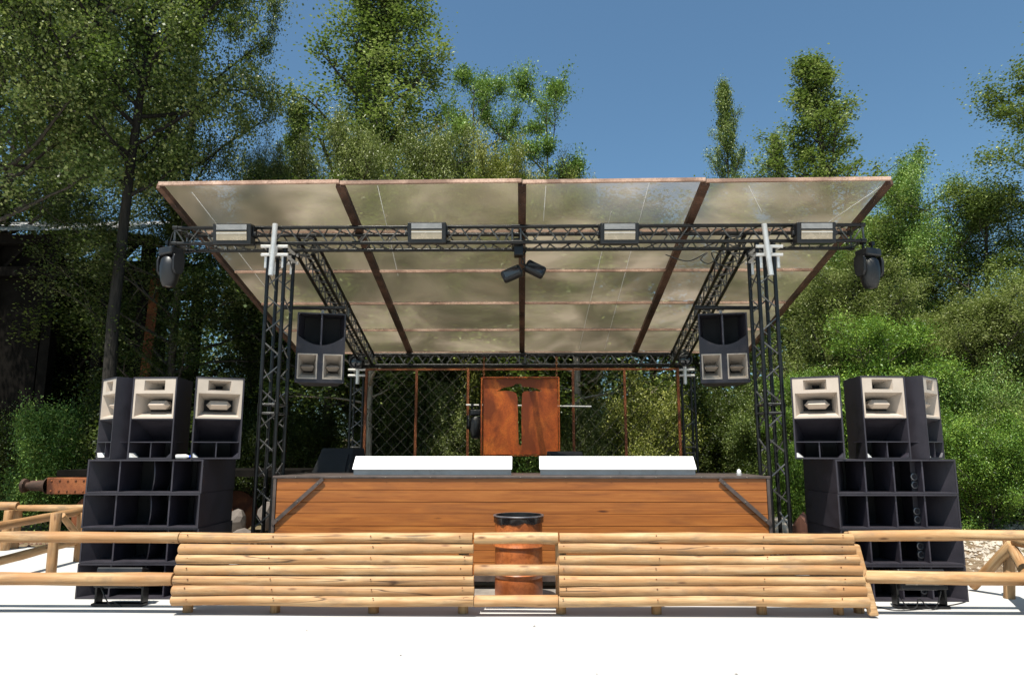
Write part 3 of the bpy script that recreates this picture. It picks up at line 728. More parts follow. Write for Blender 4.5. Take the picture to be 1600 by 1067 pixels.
def top_box():
    t = thing('top_loudspeaker', 'x', 'speaker')
    wf, wb, d, H, th = .575, .33, .62, 1.03, .018
    shell(MB(), wf, wb, d, H, th).build('cabinet', MT['cab'], t)
    a = wf / 2 - th - .001
    # cream mid/high horn section
    m = MB(); X0, X1, Z0, Z1 = -a, a, .505, H - th - .001
    hl, hh = (-.245, .245, .530, .822), (-.140, .130, .860, .988)
    frame_face(m, X0, X1, Z0, Z1, [hl, hh], .006)
    rect_horn(m, hh[0], hh[1], hh[2], hh[3], .006, -.05, .04, .895, .935, .26)
    rect_horn(m, hl[0], hl[1], hl[2], hl[3], .006, -.17, .17, .605, .755, .24)
    m.quad((X0, .006, Z0), (X1, .006, Z0), (X1, .10, Z0), (X0, .10, Z0))
    hp = m.build('horn_panel', MT['cream'], t)
    m = MB(); m.quad((-.05, .26, .895), (.04, .26, .895), (.04, .26, .935), (-.05, .26, .935)); m.build('horn_throat', MT['throat'], hp)
    m = MB(); m.quad((-.17, .24, .605), (.17, .24, .605), (.17, .24, .755), (-.17, .24, .755)); m.build('horn_throat', MT['throat'], hp)
    # faceted phase plug
    m = MB(); zc = .68; pr = [(-.15, 0), (-.10, .056), (.10, .056), (.15, 0), (.10, -.056), (-.10, -.056)]
    m.v = [(x * .9, .239, zc + z * .85) for x, z in pr] + [(x, .12, zc + z) for x, z in pr] + [(-.095, .045, zc), (.095, .045, zc)]
    m.f = [(i, (i + 1) % 6, (i + 1) % 6 + 6, i + 6) for i in range(6)] + [(6, 7, 12), (7, 8, 13, 12), (8, 9, 13), (9, 10, 13), (10, 11, 12, 13), (11, 6, 12)]
    m.build('phase_plug', MT['cream'], hp)
    # bass horn: sloping roof, mouth bar, divider and corner gussets
    m = MB(); n = 6; pts = []
    for k in range(n + 1):
        u = k / n; pts.append((.012 + .38 * u, .490 - .25 * (u ** 1.5)))
    for (y0, z0), (y1, z1) in zip(pts[:-1], pts[1:]):
        f0, f1 = a - (wf - wb) / 2 * y0 / d, a - (wf - wb) / 2 * y1 / d
        m.quad((-f0, y0, z0), (f0, y0, z0), (f1, y1, z1), (-f1, y1, z1))
    m.quad((-a, .012, .490), (a, .012, .490), (a, .012, .504), (-a, .012, .504))
    m.build('bass_horn', MT['cab'], t, smooth=True)
    MB().box(-a + .002, a - .002, .004, .30, .205, .216).build('mouth_bar', MT['cabin'], t)
    MB().box(-.007, .007, .02, .34, .02, .204).build('divider', MT['cabin'], t)
    f1 = a - (wf - wb) / 2 * .40 / d - .002
    MB().quad((-f1, .40, .019), (f1, .40, .019), (f1, .40, .40), (-f1, .40, .40)).build('baffle', MT['throat'], t)
    for s in (-1, 1):
        g = MB(); x = s * (a - .002)
        g.add([(x, .01, .02), (x - s * .055, .01, .02), (x, .01, .075), (x - s * .02, .10, .02), (x - s * .075, .10, .02), (x - s * .02, .10, .075)], [(0, 1, 2), (3, 5, 4), (0, 3, 4, 1), (1, 4, 5, 2), (2, 5, 3, 0)])
        g.build('gusset', MT['alu'] if s < 0 else MT['cabin'], t)
    return t
def sub_box(W, H, D, divs, arc=None, ports=None, flip=1):
    t = thing('subwoofer', 'x', 'speaker'); th = .019
    shell(MB(), W, W, D, H, th).build('cabinet', MT['cab'], t)
    a = W / 2 - th - .001
    for s in (-1, 1):                                     # flared horn cheeks
        m = MB(); e = .36 if s == -flip else .30
        m.quad((s * a, .006, th + .001), (s * (a - e), .52, th + .001), (s * (a - e), .52, H - th - .001), (s * a, .006, H - th - .001))
        m.build('horn_cheek', MT['cab'], t)
    MB().quad((-a + .2, .53, th), (a - .2, .53, th), (a - .2, .53, H - th), (-a + .2, .53, H - th)).build('baffle', MT['throat'], t)
    for f in divs:
        x = -W / 2 + W * f
        MB().box(x - .009, x + .009, .03, .515, th + .001, H - th - .001).build('divider', MT['cabin'], t)
    if arc is not None:                                   # bowed panel in front of the driver
        m = MB(); n = 10; x = -W / 2 + W * arc
        rows_ = []
        for k in range(n + 1):
            u = k / n * 2 - 1; z = th + .003 + (H - 2 * th - .006) * k / n
            rows_.append((x + .045 * (1 - u * u), .10 + .05 * u * u, z))
        for (x0, y0, z0), (x1, y1, z1) in zip(rows_[:-1], rows_[1:]):
            m.hexa([(x0 - .007, y0, z0), (x0 + .007, y0, z0), (x0 + .007, .5, z0), (x0 - .007, .5, z0), (x1 - .007, y1, z1), (x1 + .007, y1, z1), (x1 + .007, .5, z1), (x1 - .007, .5, z1)])
        m.build('bowed_panel', MT['cabin'], t)
    if ports is not None:
        x = -W / 2 + W * ports
        m = MB(); m.box(x - .075, x - .012, .16, .175, th + .002, H - th - .002); pb = m.build('port_plate', MT['cab'], t)
        for z in (.10, .20):
            MB().lathe([(.036, 0), (.044, 0), (.044, .02), (.034, .022), (.03, .0)], 18, Matrix.Translation((x - .044, .158, z)) @ Matrix.Rotation(R(90), 4, 'X')).build('port_ring', MT['rim'], pb, smooth=True)
    return t

SUBY = 8.55
top_proto = top_box(); first = [True]
def place_top(x, y, z, rz, lab):
    if first[0]: o = top_proto; first[0] = False
    else: o = copy_tree(top_proto)
    o.location = (x, y, z); o.rotation_euler = (0, 0, rz); o['label'] = lab; o['group'] = 'cream horn loudspeakers on the stacks'
for side, (pxa, pya, pxb, pyb), divs, arc, ports in (('left', (118, 938, 317, 719), (.27, .73), .52, None), ('right', (1305, 718, 1517, 936), (.25, .49, .73), None, .73)):
    xa, xb = at(pxa, pya, SUBY).x, at(pxb, pyb, SUBY).x
    if side == 'left': xa = (at(118, 938, SUBY).x + at(135, 719, SUBY).x) / 2
    else: xb = (at(1517, 936, SUBY).x + at(1490, 718, SUBY).x) / 2
    ztop_ = at((pxa + pxb) / 2, 718, SUBY).z; sh = ztop_ / 4
    proto = sub_box(xb - xa, sh - .004, .98, divs, arc, ports, 1 if side == 'left' else -1)
    for k, nm in enumerate(('bottom', 'second from the bottom', 'third from the bottom', 'topmost')):
        o = proto if k == 0 else copy_tree(proto)
        jit = [0, .006, -.004, .004][k]
        o.location = ((xa + xb) / 2 + jit, SUBY + jit, .006 + k * sh); o['group'] = 'subwoofers of the %s stack' % side
        o['label'] = 'wide black horn subwoofer, %s of the four stacked on the %s' % (nm, side)
    zt = ztop_ + .006
    # a rear row of plain cabinets makes the stack deeper
    if side == 'left':
        for px, Y, rz, lab in ((166, 8.74, R(-43), 'turned away to the left, on the left stack'), (238, 8.60, R(-2), 'facing straight out, middle of the left stack'), (341, 8.66, R(26), 'turned towards the stage front, right of the left stack')):
            place_top(at(px, 650, Y).x, Y, zt, rz, 'black loudspeaker with cream horns ' + lab)
        b = thing('water_bottle', 'tiny clear bottle with blue cap on the left stack', 'bottle', at(288, 714, 8.62)); b.location.z = zt
        mm = Matrix.Translation((0, 0, .03)) @ Matrix.Rotation(R(90), 4, 'Y')
        MB().lathe([(0, -.1), (.028, -.1), (.03, .02), (.014, .05), (.014, .06)], 12, mm).build('body', MT['alu'], b, smooth=True)
        MB().lathe([(.016, .061), (.017, .10), (0, .10)], 12, mm).build('cap', MT['blue'], b, smooth=True)
    else:
        for px, Y, rz, lab in ((1277, 8.66, R(-26), 'turned towards the stage front, left of the right stack'), (1384, 8.60, R(4), 'facing straight out, middle of the right stack'), (1459, 8.74, R(43), 'turned away to the right, on the right stack')):
            place_top(at(px, 650, Y).x, Y, zt, rz, 'black loudspeaker with cream horns ' + lab)

def hang_box(px, lab, rz, tilt):
    t = thing('hanging_loudspeaker', lab, 'speaker', (0, 0, 0), rz, 'loudspeakers hung inside the towers')
    Y = 10.0; p = at(px, 543, Y); t.location = (p.x, Y, at(px, 598, Y).z); t.rotation_euler = (tilt, 0, rz)
    wf, wb, d, H, th = .70, .46, .6, at(px, 489, Y).z - at(px, 598, Y).z, .02
    shell(MB(), wf, wb, d, H, th).build('cabinet', MT['cab'], t)
    a = wf / 2 - th - .001; z1 = .055; z2 = .43
    m = MB(); m.quad((-a, .004, th), (a, .004, th), (a, .004, z1), (-a, .004, z1)); m.quad((-.04, .004, z1), (.04, .004, z1), (.04, .004, z2), (-.04, .004, z2))
    # fascia whose upper edge dips in a curve
    n = 12; pts = [(-a + 2 * a * k / n, z2 + .27 - .14 * (1 - (2 * k / n - 1) ** 2)) for k in range(n + 1)]
    m.add([(-a, .004, z2), (a, .004, z2)] + [(x, .004, z) for x, z in reversed(pts)], [tuple(range(n + 3))])
    m.build('fascia', MT['cab'], t)
    m = MB()
    for (x0, za), (x1, zb2) in zip(pts[:-1], pts[1:]): m.quad((x0, .004, za), (x1, .004, zb2), (x1 * .8, .26, zb2 - .02), (x0 * .8, .26, za - .02))
    m.build('horn_lip', MT['cabin'], t, smooth=True)
    m = MB(); m.quad((-a * .85, .33, .45), (a * .85, .33, .45), (a * .85, .33, H - th), (-a * .85, .33, H - th)); m.build('baffle', MT['throat'], t)
    MB().box(-.012, .012, .02, .29, z2 + .13, H - th - .001).build('divider', MT['cabin'], t)
    for s in (-1, 1):
        x0, x1 = (-a + .005, -.04) if s < 0 else (.04, a - .005)
        m = MB(); w = .018
        m.quad((x0, .000, z1), (x1, .000, z1), (x1 - w, .000, z1 + w), (x0 + w, .000, z1 + w)); m.quad((x0, 0, z2), (x0 + w, 0, z2 - w), (x1 - w, 0, z2 - w), (x1, 0, z2))
        m.quad((x0, 0, z1), (x0 + w, 0, z1 + w), (x0 + w, 0, z2 - w), (x0, 0, z2)); m.quad((x1, 0, z1), (x1, 0, z2), (x1 - w, 0, z2 - w), (x1 - w, 0, z1 + w))
        xc = (x0 + x1) / 2; zc = (z1 + z2) / 2
        rect_horn(m, x0 + w, x1 - w, z1 + w, z2 - w, 0, xc - .07, xc + .07, zc - .06, zc + .06, .3)
        h = m.build('horn', MT['cream'], t)
        MB().quad((xc - .07, .3, zc - .06), (xc + .07, .3, zc - .06), (xc + .07, .3, zc + .06), (xc - .07, .3, zc + .06)).build('horn_throat', MT['throat'], h)
        m = MB(); q = (x1 - x0) * .36
        m.add([(xc - q, .06, zc), (xc + q, .06, zc), (xc - q * .6, .22, zc + .05), (xc + q * .6, .22, zc + .05), (xc - q * .6, .22, zc - .05), (xc + q * .6, .22, zc - .05)], [(0, 1, 3, 2), (1, 0, 4, 5), (0, 2, 4), (1, 5, 3)])
        m.build('phase_plug', MT['cream'], h)
    m = MB(); m.tube((0, .2, H), (0, .2, H + .10), .022, n=8); m.box(-.05, .05, .15, .25, H + .08, H + .12); m.build('hook_clamp', MT['alu'], t)
hang_box(501, 'black loudspeaker with twin cream horns hung inside the left tower', R(14), R(0))
hang_box(1131, 'black loudspeaker with twin cream horns hung inside the right tower', R(-10), R(0))

# ------------------------------------------------------------------ log fence
def log_mesh(L, r, seed, round0=False, round1=False, n=12):
    g = random.Random(seed); k = max(4, int(L / .35)); pts = []; rs = []
    a1, a2, p1, p2 = g.uniform(-.014, .014), g.uniform(-.010, .010), g.uniform(0, 6), g.uniform(0, 6)
    ph = [g.uniform(0, 6) for _ in range(3)]
    xs = [0] + ([r * .25] if round0 else [.006]) + [L * i / k for i in range(1, k)] + ([L - r * .25] if round1 else [L - .006]) + [L]
    for i, x in enumerate(xs):
        u = x / L
        pts.append((x, a1 * math.sin(math.pi * u + p1) * min(1, L / 2), a2 * math.sin(2.3 * math.pi * u + p2) * min(1, L / 2)))
        rr = r * (1 + .035 * math.sin(9 * u * L / 3 + ph[0]) + .025 * math.sin(23 * u * L / 3 + ph[1]))
        if i == 0: rr *= .72 if round0 else .93
        if i == len(xs) - 1: rr *= .72 if round1 else .93
        rs.append(rr)
    m = MB(); m.path(pts, rs, n)
    for i in range(len(m.v)):
        x, y, z = m.v[i]; w = 1 + .03 * math.sin(3 * math.atan2(z, y) + 2 * x + ph[2]); m.v[i] = (x, y * w, z * w)
    return m
_ls = [100]
def put_log(name, p0, p1, r, parent, round0=False, round1=False, mat='log'):
    p0, p1 = Vector(p0), Vector(p1); _ls[0] += 1
    o = log_mesh((p1 - p0).length, r, _ls[0], round0, round1).build(name, MT[mat], parent, smooth=True)
    o.location = p0 - (parent.location if parent else Vector((0, 0, 0)))
    q = rot_to(p1 - p0) @ Matrix.Rotation(rnd.uniform(-.9, .3), 4, 'X').to_quaternion()
    o.rotation_mode = 'QUATERNION'; o.rotation_quaternion = q
    return o
FY = 7.80
rowpy = [840, 857, 873.5, 889.5, 906, 922, 938]
def fy(i): return FY + .05 - i * .016
LP = thing('log_fence_panel', 'low panel of seven stacked peeled logs left of the rusty drum', 'fence', (at(505, 955, FY).x, FY, 0), 0, 'stacked log panels')
RP = thing('log_fence_panel', 'low panel of seven stacked peeled logs right of the rusty drum', 'fence', (at(1110, 955, FY).x, FY, 0), 0, 'stacked log panels')
lx0 = [282, 281, 277, 274, 272, 269.5, 267]; lx1 = [740] * 7; rx0 = [873] * 7; rx1 = [1332, 1336, 1341, 1345, 1350, 1352, 1356]
for i, py in enumerate(rowpy):
    r = .0575 if i < 6 else .060
    jl, jr = rnd.uniform(-1, 1), rnd.uniform(-1, 1)
    put_log('log', at(lx0[i], py, fy(i)), at(lx1[i] + rnd.uniform(-2, 1), py + .5, fy(i)), r - .001 * rnd.random(), LP, round0=(i not in (0, 4)), round1=False)
    put_log('log', at(rx0[i] + rnd.uniform(-1, 1.5), py + .5, fy(i)), at(rx1[i], py + 1 + .004 * 0, fy(i)), r - .001 * rnd.random(), RP, round1=False)
for px in (285, 424, 580, 722):
    p = at(px, 958, FY); put_log('post', (p.x, FY + .115, 0.0), (p.x, FY + .125, .76), .058, LP)
for px in (878, 1029, 1196, 1318):
    p = at(px, 958, FY); put_log('post', (p.x, FY + .115, 0.0), (p.x, FY + .125, .76), .058, RP)
# raking end board of the right panel
m = MB(); a, b = at(1368, 962, FY - .05), at(1336, 850, FY + .06)
sd = Vector((1, 0, 0)); 
m.hexa([a + Vector((-.075, -.03, 0)), a + Vector((.035, -.03, 0)), a + Vector((.035, .03, 0)), a + Vector((-.075, .03, 0)), b + Vector((-.05, -.03, 0)), b + Vector((.045, -.03, 0)), b + Vector((.045, .03, 0)), b + Vector((-.05, .03, 0))])
m.build('end_board', MT['log'], RP, RP.location, bevel=.02)
# three rails bridge the gap before the drum
for i, py in enumerate(rowpy):                      # a nail where each log crosses a post
    for P_, pxs in ((LP, (292, 424, 580, 722)), (RP, (882, 1029, 1196, 1318))):
        for px in pxs:
            p = at(px + rnd.uniform(-4, 4), py - rnd.uniform(1, 4), fy(i) - .056)
            m = MB(); m.tube(p, p + Vector((0, -.006, 0)), .0075, n=6); m.build('nail', MT['rust_dk'], P_, P_.location)
GR = thing('gap_rails', 'three short peeled rails bridging the gap in front of the rusty drum', 'fence', (at(806, 955, FY).x, FY, 0))
for i, r in ((0, .062), (3, .060), (6, .062)):
    put_log('log', at(741, rowpy[i] + .5, fy(i) + .01), at(872, rowpy[i] + 1, fy(i) + .01), r, GR)
LR = thing('rail_fence', 'two long peeled rails running left from the log panel past the left stack', 'fence', (at(100, 955, FY).x, FY, 0), 0, 'front rails')
put_log('rail', at(-160, 838.5, FY + .05), at(281, 839.5, FY + .05), .061, LR); put_log('rail', at(-160, 904.5, FY - .015), at(271, 904.5, FY - .015), .070, LR)
put_log('post', (at(-120, 900, FY).x, FY + .13, 0), (at(-120, 900, FY).x, FY + .13, .86), .06, LR)
RRr = thing('rail_fence', 'two long peeled rails running right from the log panel past the right stack', 'fence', (at(1480, 955, FY).x, FY, 0), 0, 'front rails')
put_log('rail', at(1326, 836.5, FY + .09), at(1780, 836.5, FY + .09), .060, RRr, True); put_log('rail', at(1348, 901.5, FY + .02), at(1780, 905.5, FY + .02), .070, RRr, True)
put_log('post', (at(1352, 900, FY).x, FY + .19, 0), (at(1345, 900, FY).x, FY + .2, .87), .055, RRr)
put_log('post', (at(1750, 900, FY).x, FY + .18, 0), (at(1750, 900, FY).x, FY + .18, .87), .06, RRr)
# side fences
SL = thing('side_fence', 'raking peeled rail fence with one upright post, left of the left stack', 'fence', at(85, 900, 9.7) * Vector((1, 1, 0)))
def gp(px, py, Y, **k): return at(px, py, Y)
put_log('rail', at(-60, 832, 9.0), at(135, 797, 11.6), .062, SL); put_log('rail', at(-60, 890, 9.0), at(135, 842, 11.6), .062, SL)
pb = at(80, 893, 9.85); put_log('post', (pb.x, 9.85, 0), at(88, 801, 9.85), .068, SL)
put_log('post', at(122, 862, 11.3) * Vector((1, 1, 0)), at(127, 801, 11.4), .06, SL); put_log('brace', at(97, 805, 10.1), at(128, 845, 10.6), .045, SL)
BL = thing('side_fence', 'distant level peeled rail with posts beyond the left side fence', 'fence', at(20, 860, 12.6) * Vector((1, 1, 0)))
put_log('rail', at(-80, 791, 12.6), at(28, 790, 12.6), .07, BL); put_log('rail', at(29, 793, 12.6), at(135, 793, 12.6), .055, BL)
for px, Y in ((22, 12.75), (8, 12.5)):
    p = at(px, 850, Y); put_log('post', (p.x, Y, 0), (p.x, Y, at(px, 797, Y).z), .075, BL)
put_log('rail', at(-80, 842, 12.6), at(16, 840, 12.6), .05, BL)
SR = thing('side_fence', 'crossed peeled logs of the side fence at the right edge', 'fence', at(1575, 900, 9.0) * Vector((1, 1, 0)))
a = at(1521, 921, 9.2); put_log('brace', (a.x, 9.2, .06), at(1582, 850, 8.6), .062, SR)
put_log('post', (at(1578, 940, 8.75).x, 8.75, 0), at(1577, 843, 8.75), .062, SR)
put_log('rail', at(1584, 860, 8.55), at(1650, 985, 6.9) , .062, SR, True); put_log('rail', at(1586, 846, 8.6), at(1700, 870, 6.9), .058, SR)

# ------------------------------------------------------------------ rusty drum
dp = at(810.5, 930, 8.45)
dr = thing('rusty_drum', 'rusty steel drum lined with a black bin bag in front of the counter', 'drum', (dp.x, 8.5, .004))
dh = at(811, 808, 8.5).z; rr = .285
prof = [(0, 0), (rr, 0)]
for z in np.linspace(.02, dh - .01, 40):
    u = z / dh; g = 0
    for c in (.335, .675): g += .030 * math.exp(-((u - c) / .016) ** 2) - .008 * math.exp(-((u - c + .035) / .012) ** 2)
    prof.append((rr + g, z))
prof += [(rr + .012, dh), (rr + .012, dh + .02), (rr - .008, dh + .02), (rr - .01, .12), (0, .12)]
MB().lathe(prof, 40).build('body', MT['drum'], dr, smooth=True)
m = MB(); n = 48; g = random.Random(3); hem = [dh - .035 - .05 * g.random() for _ in range(n)]
hem = [(hem[i] + hem[i - 1] + hem[(i + 1) % n]) / 3 for i in range(n)]
prev = None
for ring in range(5):
    for k in range(n):
        a = 2 * math.pi * k / n; w = .006 * math.sin(k * 2.3) + .004 * math.sin(k * 5.1)
        R_, z = [(rr + .008 + w, hem[k]), (rr + .012 + w * .5, dh - .012), (rr + .019, dh + .004), (rr - .012, dh + .026), (rr - .03 + w, dh - .30)][ring]
        m.v.append((R_ * math.cos(a), R_ * math.sin(a), z))
m.f = [(r * n + k, r * n + (k + 1) % n, (r + 1) * n + (k + 1) % n, (r + 1) * n + k) for r in range(4) for k in range(n)]
m.f.append(tuple(4 * n + k for k in range(n)))
m.build('bin_liner', MT['liner'], dr, smooth=True)
MB().lathe([(rr + .020, dh + .012), (rr + .024, dh + .020), (rr + .020, dh + .028), (rr + .008, dh + .031), (rr - .004, dh + .028)], 48).build('rim', MT['rim'], dr, smooth=True)
m = MB(); g = random.Random(9)
for k in range(4):
    a = g.uniform(0, 6.28); r_ = g.uniform(.03, .2); x, y = r_ * math.cos(a), r_ * math.sin(a)
    m.box(x - .05, x + .05, y - .04, y + .04, dh - .10 + .03 * k * .6, dh - .06 + .03 * k * .5, Matrix.Rotation(g.uniform(-.6, .6), 4, 'Z'))
m.build('litter', MT['tin'], dr)['kind'] = 'stuff'

# ------------------------------------------------------------------ old railway wagon, shed, stones
wy = 13.6
wg = thing('mine_wagon', 'rusty wagon sill with round buffer beyond the left stack', 'wagon', at(100, 830, wy) * Vector((1, 1, 0))); ow = wg.location.copy()
a, b = at(72, 759, wy), at(300, 759, wy); 
m = MB(); m.box(a.x, b.x, wy, wy + .12, a.z - .16, a.z + .16); sl_ = m.build('sill_beam', MT['rust_dk'], wg, ow, bevel=.01)
for k in range(16):
    for dz in (-.1, .1):
        x = a.x + .1 + k * .16; m = MB(); m.lathe([(.022, 0), (.018, .012), (0, .018)], 8, Matrix.Translation((x, wy - .001, a.z + dz)) @ Matrix.Rotation(R(90), 4, 'X')); m.build('rivet', MT['rust_dk'], sl_, ow)
for yy in (wy + .06, wy + 1.5):
    mt_ = Matrix.Translation((a.x, yy, a.z)) @ Matrix.Rotation(R(-90), 4, 'Y')
    MB().lathe([(.16, 0), (.16, .02), (.11, .03), (.10, .34), (.07, .345), (.07, .42), (.13, .44), (.14, .49), (.10, .52), (0, .53)], 20, mt_).build('buffer', MT['rafter'], wg, ow, smooth=True)
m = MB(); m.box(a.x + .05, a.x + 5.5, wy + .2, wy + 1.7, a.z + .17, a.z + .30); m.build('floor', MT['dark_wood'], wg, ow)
m = MB(); m.box(a.x, a.x + .12, wy + .13, wy + 1.6, a.z - .14, a.z + .14); m.build('end_beam', MT['rust_dk'], wg, ow)
for x in (a.x + .9, a.x + 3.2):
    for yy in (wy + .2, wy + 1.45):
        rz_ = a.z - .14 - .02
        MB().lathe([(0, -.05), (.42, -.05), (.45, -.04), (.45, .03), (.42, .04), (.1, .05), (.08, .1), (0, .1)], 26, Matrix.Translation((x, yy, .45)) @ Matrix.Rotation(R(90), 4, 'X')).build('wheel', MT['rust_dk'], wg, ow, smooth=True)
# elevated shed on the left
sh_y = 17.6
sd_ = thing('elevated_shed', 'dark timber trestle shed with bright tin roof among the left trees', 'shed', at(60, 700, sh_y) * Vector((1, 1, 0))); os_ = sd_.location.copy()
za, zb3 = at(100, 356, sh_y).z, at(100, 425, sh_y).z
xa, xb = at(-160, 356, sh_y).x, at(222, 366, sh_y).x
m = MB(); nn = 90; zr = at(100, 347, sh_y + 3.2).z
for i in range(nn):
    x0 = xa + (xb - xa) * i / nn; x1 = xa + (xb - xa) * (i + 1) / nn; w0 = .02 * (i % 2); w1 = .02 * ((i + 1) % 2)
    m.quad((x0, sh_y - .5, za - .24 + w0), (x1, sh_y - .5, za - .24 + w1), (x1, sh_y + 3.2, zr + w1), (x0, sh_y + 3.2, zr + w0))
m.build('tin_roof', MT['tin'], sd_, os_)
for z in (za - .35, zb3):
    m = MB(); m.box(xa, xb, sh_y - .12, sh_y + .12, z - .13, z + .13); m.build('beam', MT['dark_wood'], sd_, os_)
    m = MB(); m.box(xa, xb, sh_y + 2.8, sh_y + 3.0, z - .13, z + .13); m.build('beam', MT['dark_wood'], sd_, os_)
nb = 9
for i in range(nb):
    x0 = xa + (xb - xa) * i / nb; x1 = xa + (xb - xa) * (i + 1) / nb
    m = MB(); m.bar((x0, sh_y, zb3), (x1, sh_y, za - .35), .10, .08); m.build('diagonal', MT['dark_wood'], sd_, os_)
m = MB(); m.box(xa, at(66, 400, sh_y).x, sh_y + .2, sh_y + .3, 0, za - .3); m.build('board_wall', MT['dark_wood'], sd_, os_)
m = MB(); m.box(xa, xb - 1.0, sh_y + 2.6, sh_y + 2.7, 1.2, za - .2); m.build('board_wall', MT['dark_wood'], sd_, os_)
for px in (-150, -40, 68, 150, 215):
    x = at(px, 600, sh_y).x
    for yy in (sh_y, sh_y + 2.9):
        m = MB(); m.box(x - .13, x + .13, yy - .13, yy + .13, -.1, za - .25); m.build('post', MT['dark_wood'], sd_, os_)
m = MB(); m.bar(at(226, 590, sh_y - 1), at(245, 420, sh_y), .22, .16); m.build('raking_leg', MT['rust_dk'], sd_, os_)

def rock(name, lab, loc, s, mat, seed, kind=None):
    g = random.Random(seed); bm = bmesh.new(); bmesh.ops.create_icosphere(bm, subdivisions=2, radius=1)
    ph = [Vector((g.uniform(-1, 1), g.uniform(-1, 1), g.uniform(-1, 1))).normalized() for _ in range(9)]
    for v in bm.verts:
        for q in ph:
            dd = v.co.dot(q)
            if dd > .68: v.co -= q * (dd - .68) * .85
        v.co = Vector((v.co.x * s[0], v.co.y * s[1], v.co.z * s[2]))
    me = bpy.data.meshes.new(name); bm.to_mesh(me); bm.free(); me.materials.append(MT[mat])
    o = bpy.data.objects.new(name, me); C.objects.link(o); o.location = loc; o.rotation_euler = (0, 0, g.uniform(0, 6))
    return tag(o, lab, 'rock')
p = at(1258, 828, 11.0); rock('boulder', 'brown boulder between the right tower and the right stack', (p.x, 11.0, .35), (.28, .3, .5), 'brown_stone', 5)
p = at(1220, 828, 11.6); rock('boulder', 'pale small boulder behind the right tower', (p.x, 11.6, .3), (.3, .3, .42), 'stone', 8)
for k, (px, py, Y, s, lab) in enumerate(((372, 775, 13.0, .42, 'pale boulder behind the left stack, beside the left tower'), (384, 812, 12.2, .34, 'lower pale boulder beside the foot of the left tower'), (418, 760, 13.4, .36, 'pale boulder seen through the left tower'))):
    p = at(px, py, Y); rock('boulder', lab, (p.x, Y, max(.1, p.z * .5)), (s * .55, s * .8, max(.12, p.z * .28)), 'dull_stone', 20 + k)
# loose pale stones on the right bank
g = np.random.default_rng(4)
st = MB(); ico = [(0, 0, 1), (.9, 0, .1), (.28, .86, .0), (-.73, .53, .1), (-.73, -.53, -.05), (.28, -.86, .05), (0, 0, -.8)]
fc = [(0, 1, 2), (0, 2, 3), (0, 3, 4), (0, 4, 5), (0, 5, 1), (6, 2, 1), (6, 3, 2), (6, 4, 3), (6, 5, 4), (6, 1, 5)]
for _ in range(6000):
    x = g.uniform(6.0, 12); y = g.uniform(10.2, 13.6); s = g.uniform(.018, .05) * (1.6 if g.random() < .1 else 1); an = g.uniform(0, 6); z = gz(x, y)
    q = g.uniform(.6, 1.1, 3)
    st.add([(x + s * (a * q[0] * math.cos(an) - b * q[1] * math.sin(an)), y + s * (a * q[0] * math.sin(an) + b * q[1] * math.cos(an)), z + s * c * q[2] * .8) for a, b, c in ico], fc)
tag(st.build('loose_stones', MT['stone']), 'loose pale stones on the bank right of the stack', 'stones', kind='stuff')
st = MB()
for _ in range(900):
    x = g.uniform(-13, -5); y = g.uniform(12.9, 15.5); s = g.uniform(.015, .05); z = gz(x, y); q = g.uniform(.6, 1.1, 3)
    st.add([(x + s * a * q[0], y + s * b * q[1], z + s * c * q[2] * .7) for a, b, c in ico], fc)
tag(st.build('gravel', MT['brown_stone']), 'brown gravel behind the left side fence', 'gravel', kind='stuff')

st = MB()
for _ in range(9):
    x = g.uniform(-2.5, 5.5); y = g.uniform(5.6, 7.5); s_ = g.uniform(.006, .022); an = g.uniform(0, 6); q = g.uniform(.3, 1.2, 3)
    st.add([(x + s_ * (a * q[0] * math.cos(an) - b * q[1] * math.sin(an)), y + s_ * (a * q[0] * math.sin(an) + b * q[1] * math.cos(an)), .008 + s_ * c * q[2] * .3) for a, b, c in ico], fc)
tag(st.build('leaf_litter', MT['dull_stone']), 'few dry crumbs scattered on the white concrete', 'litter', kind='stuff')

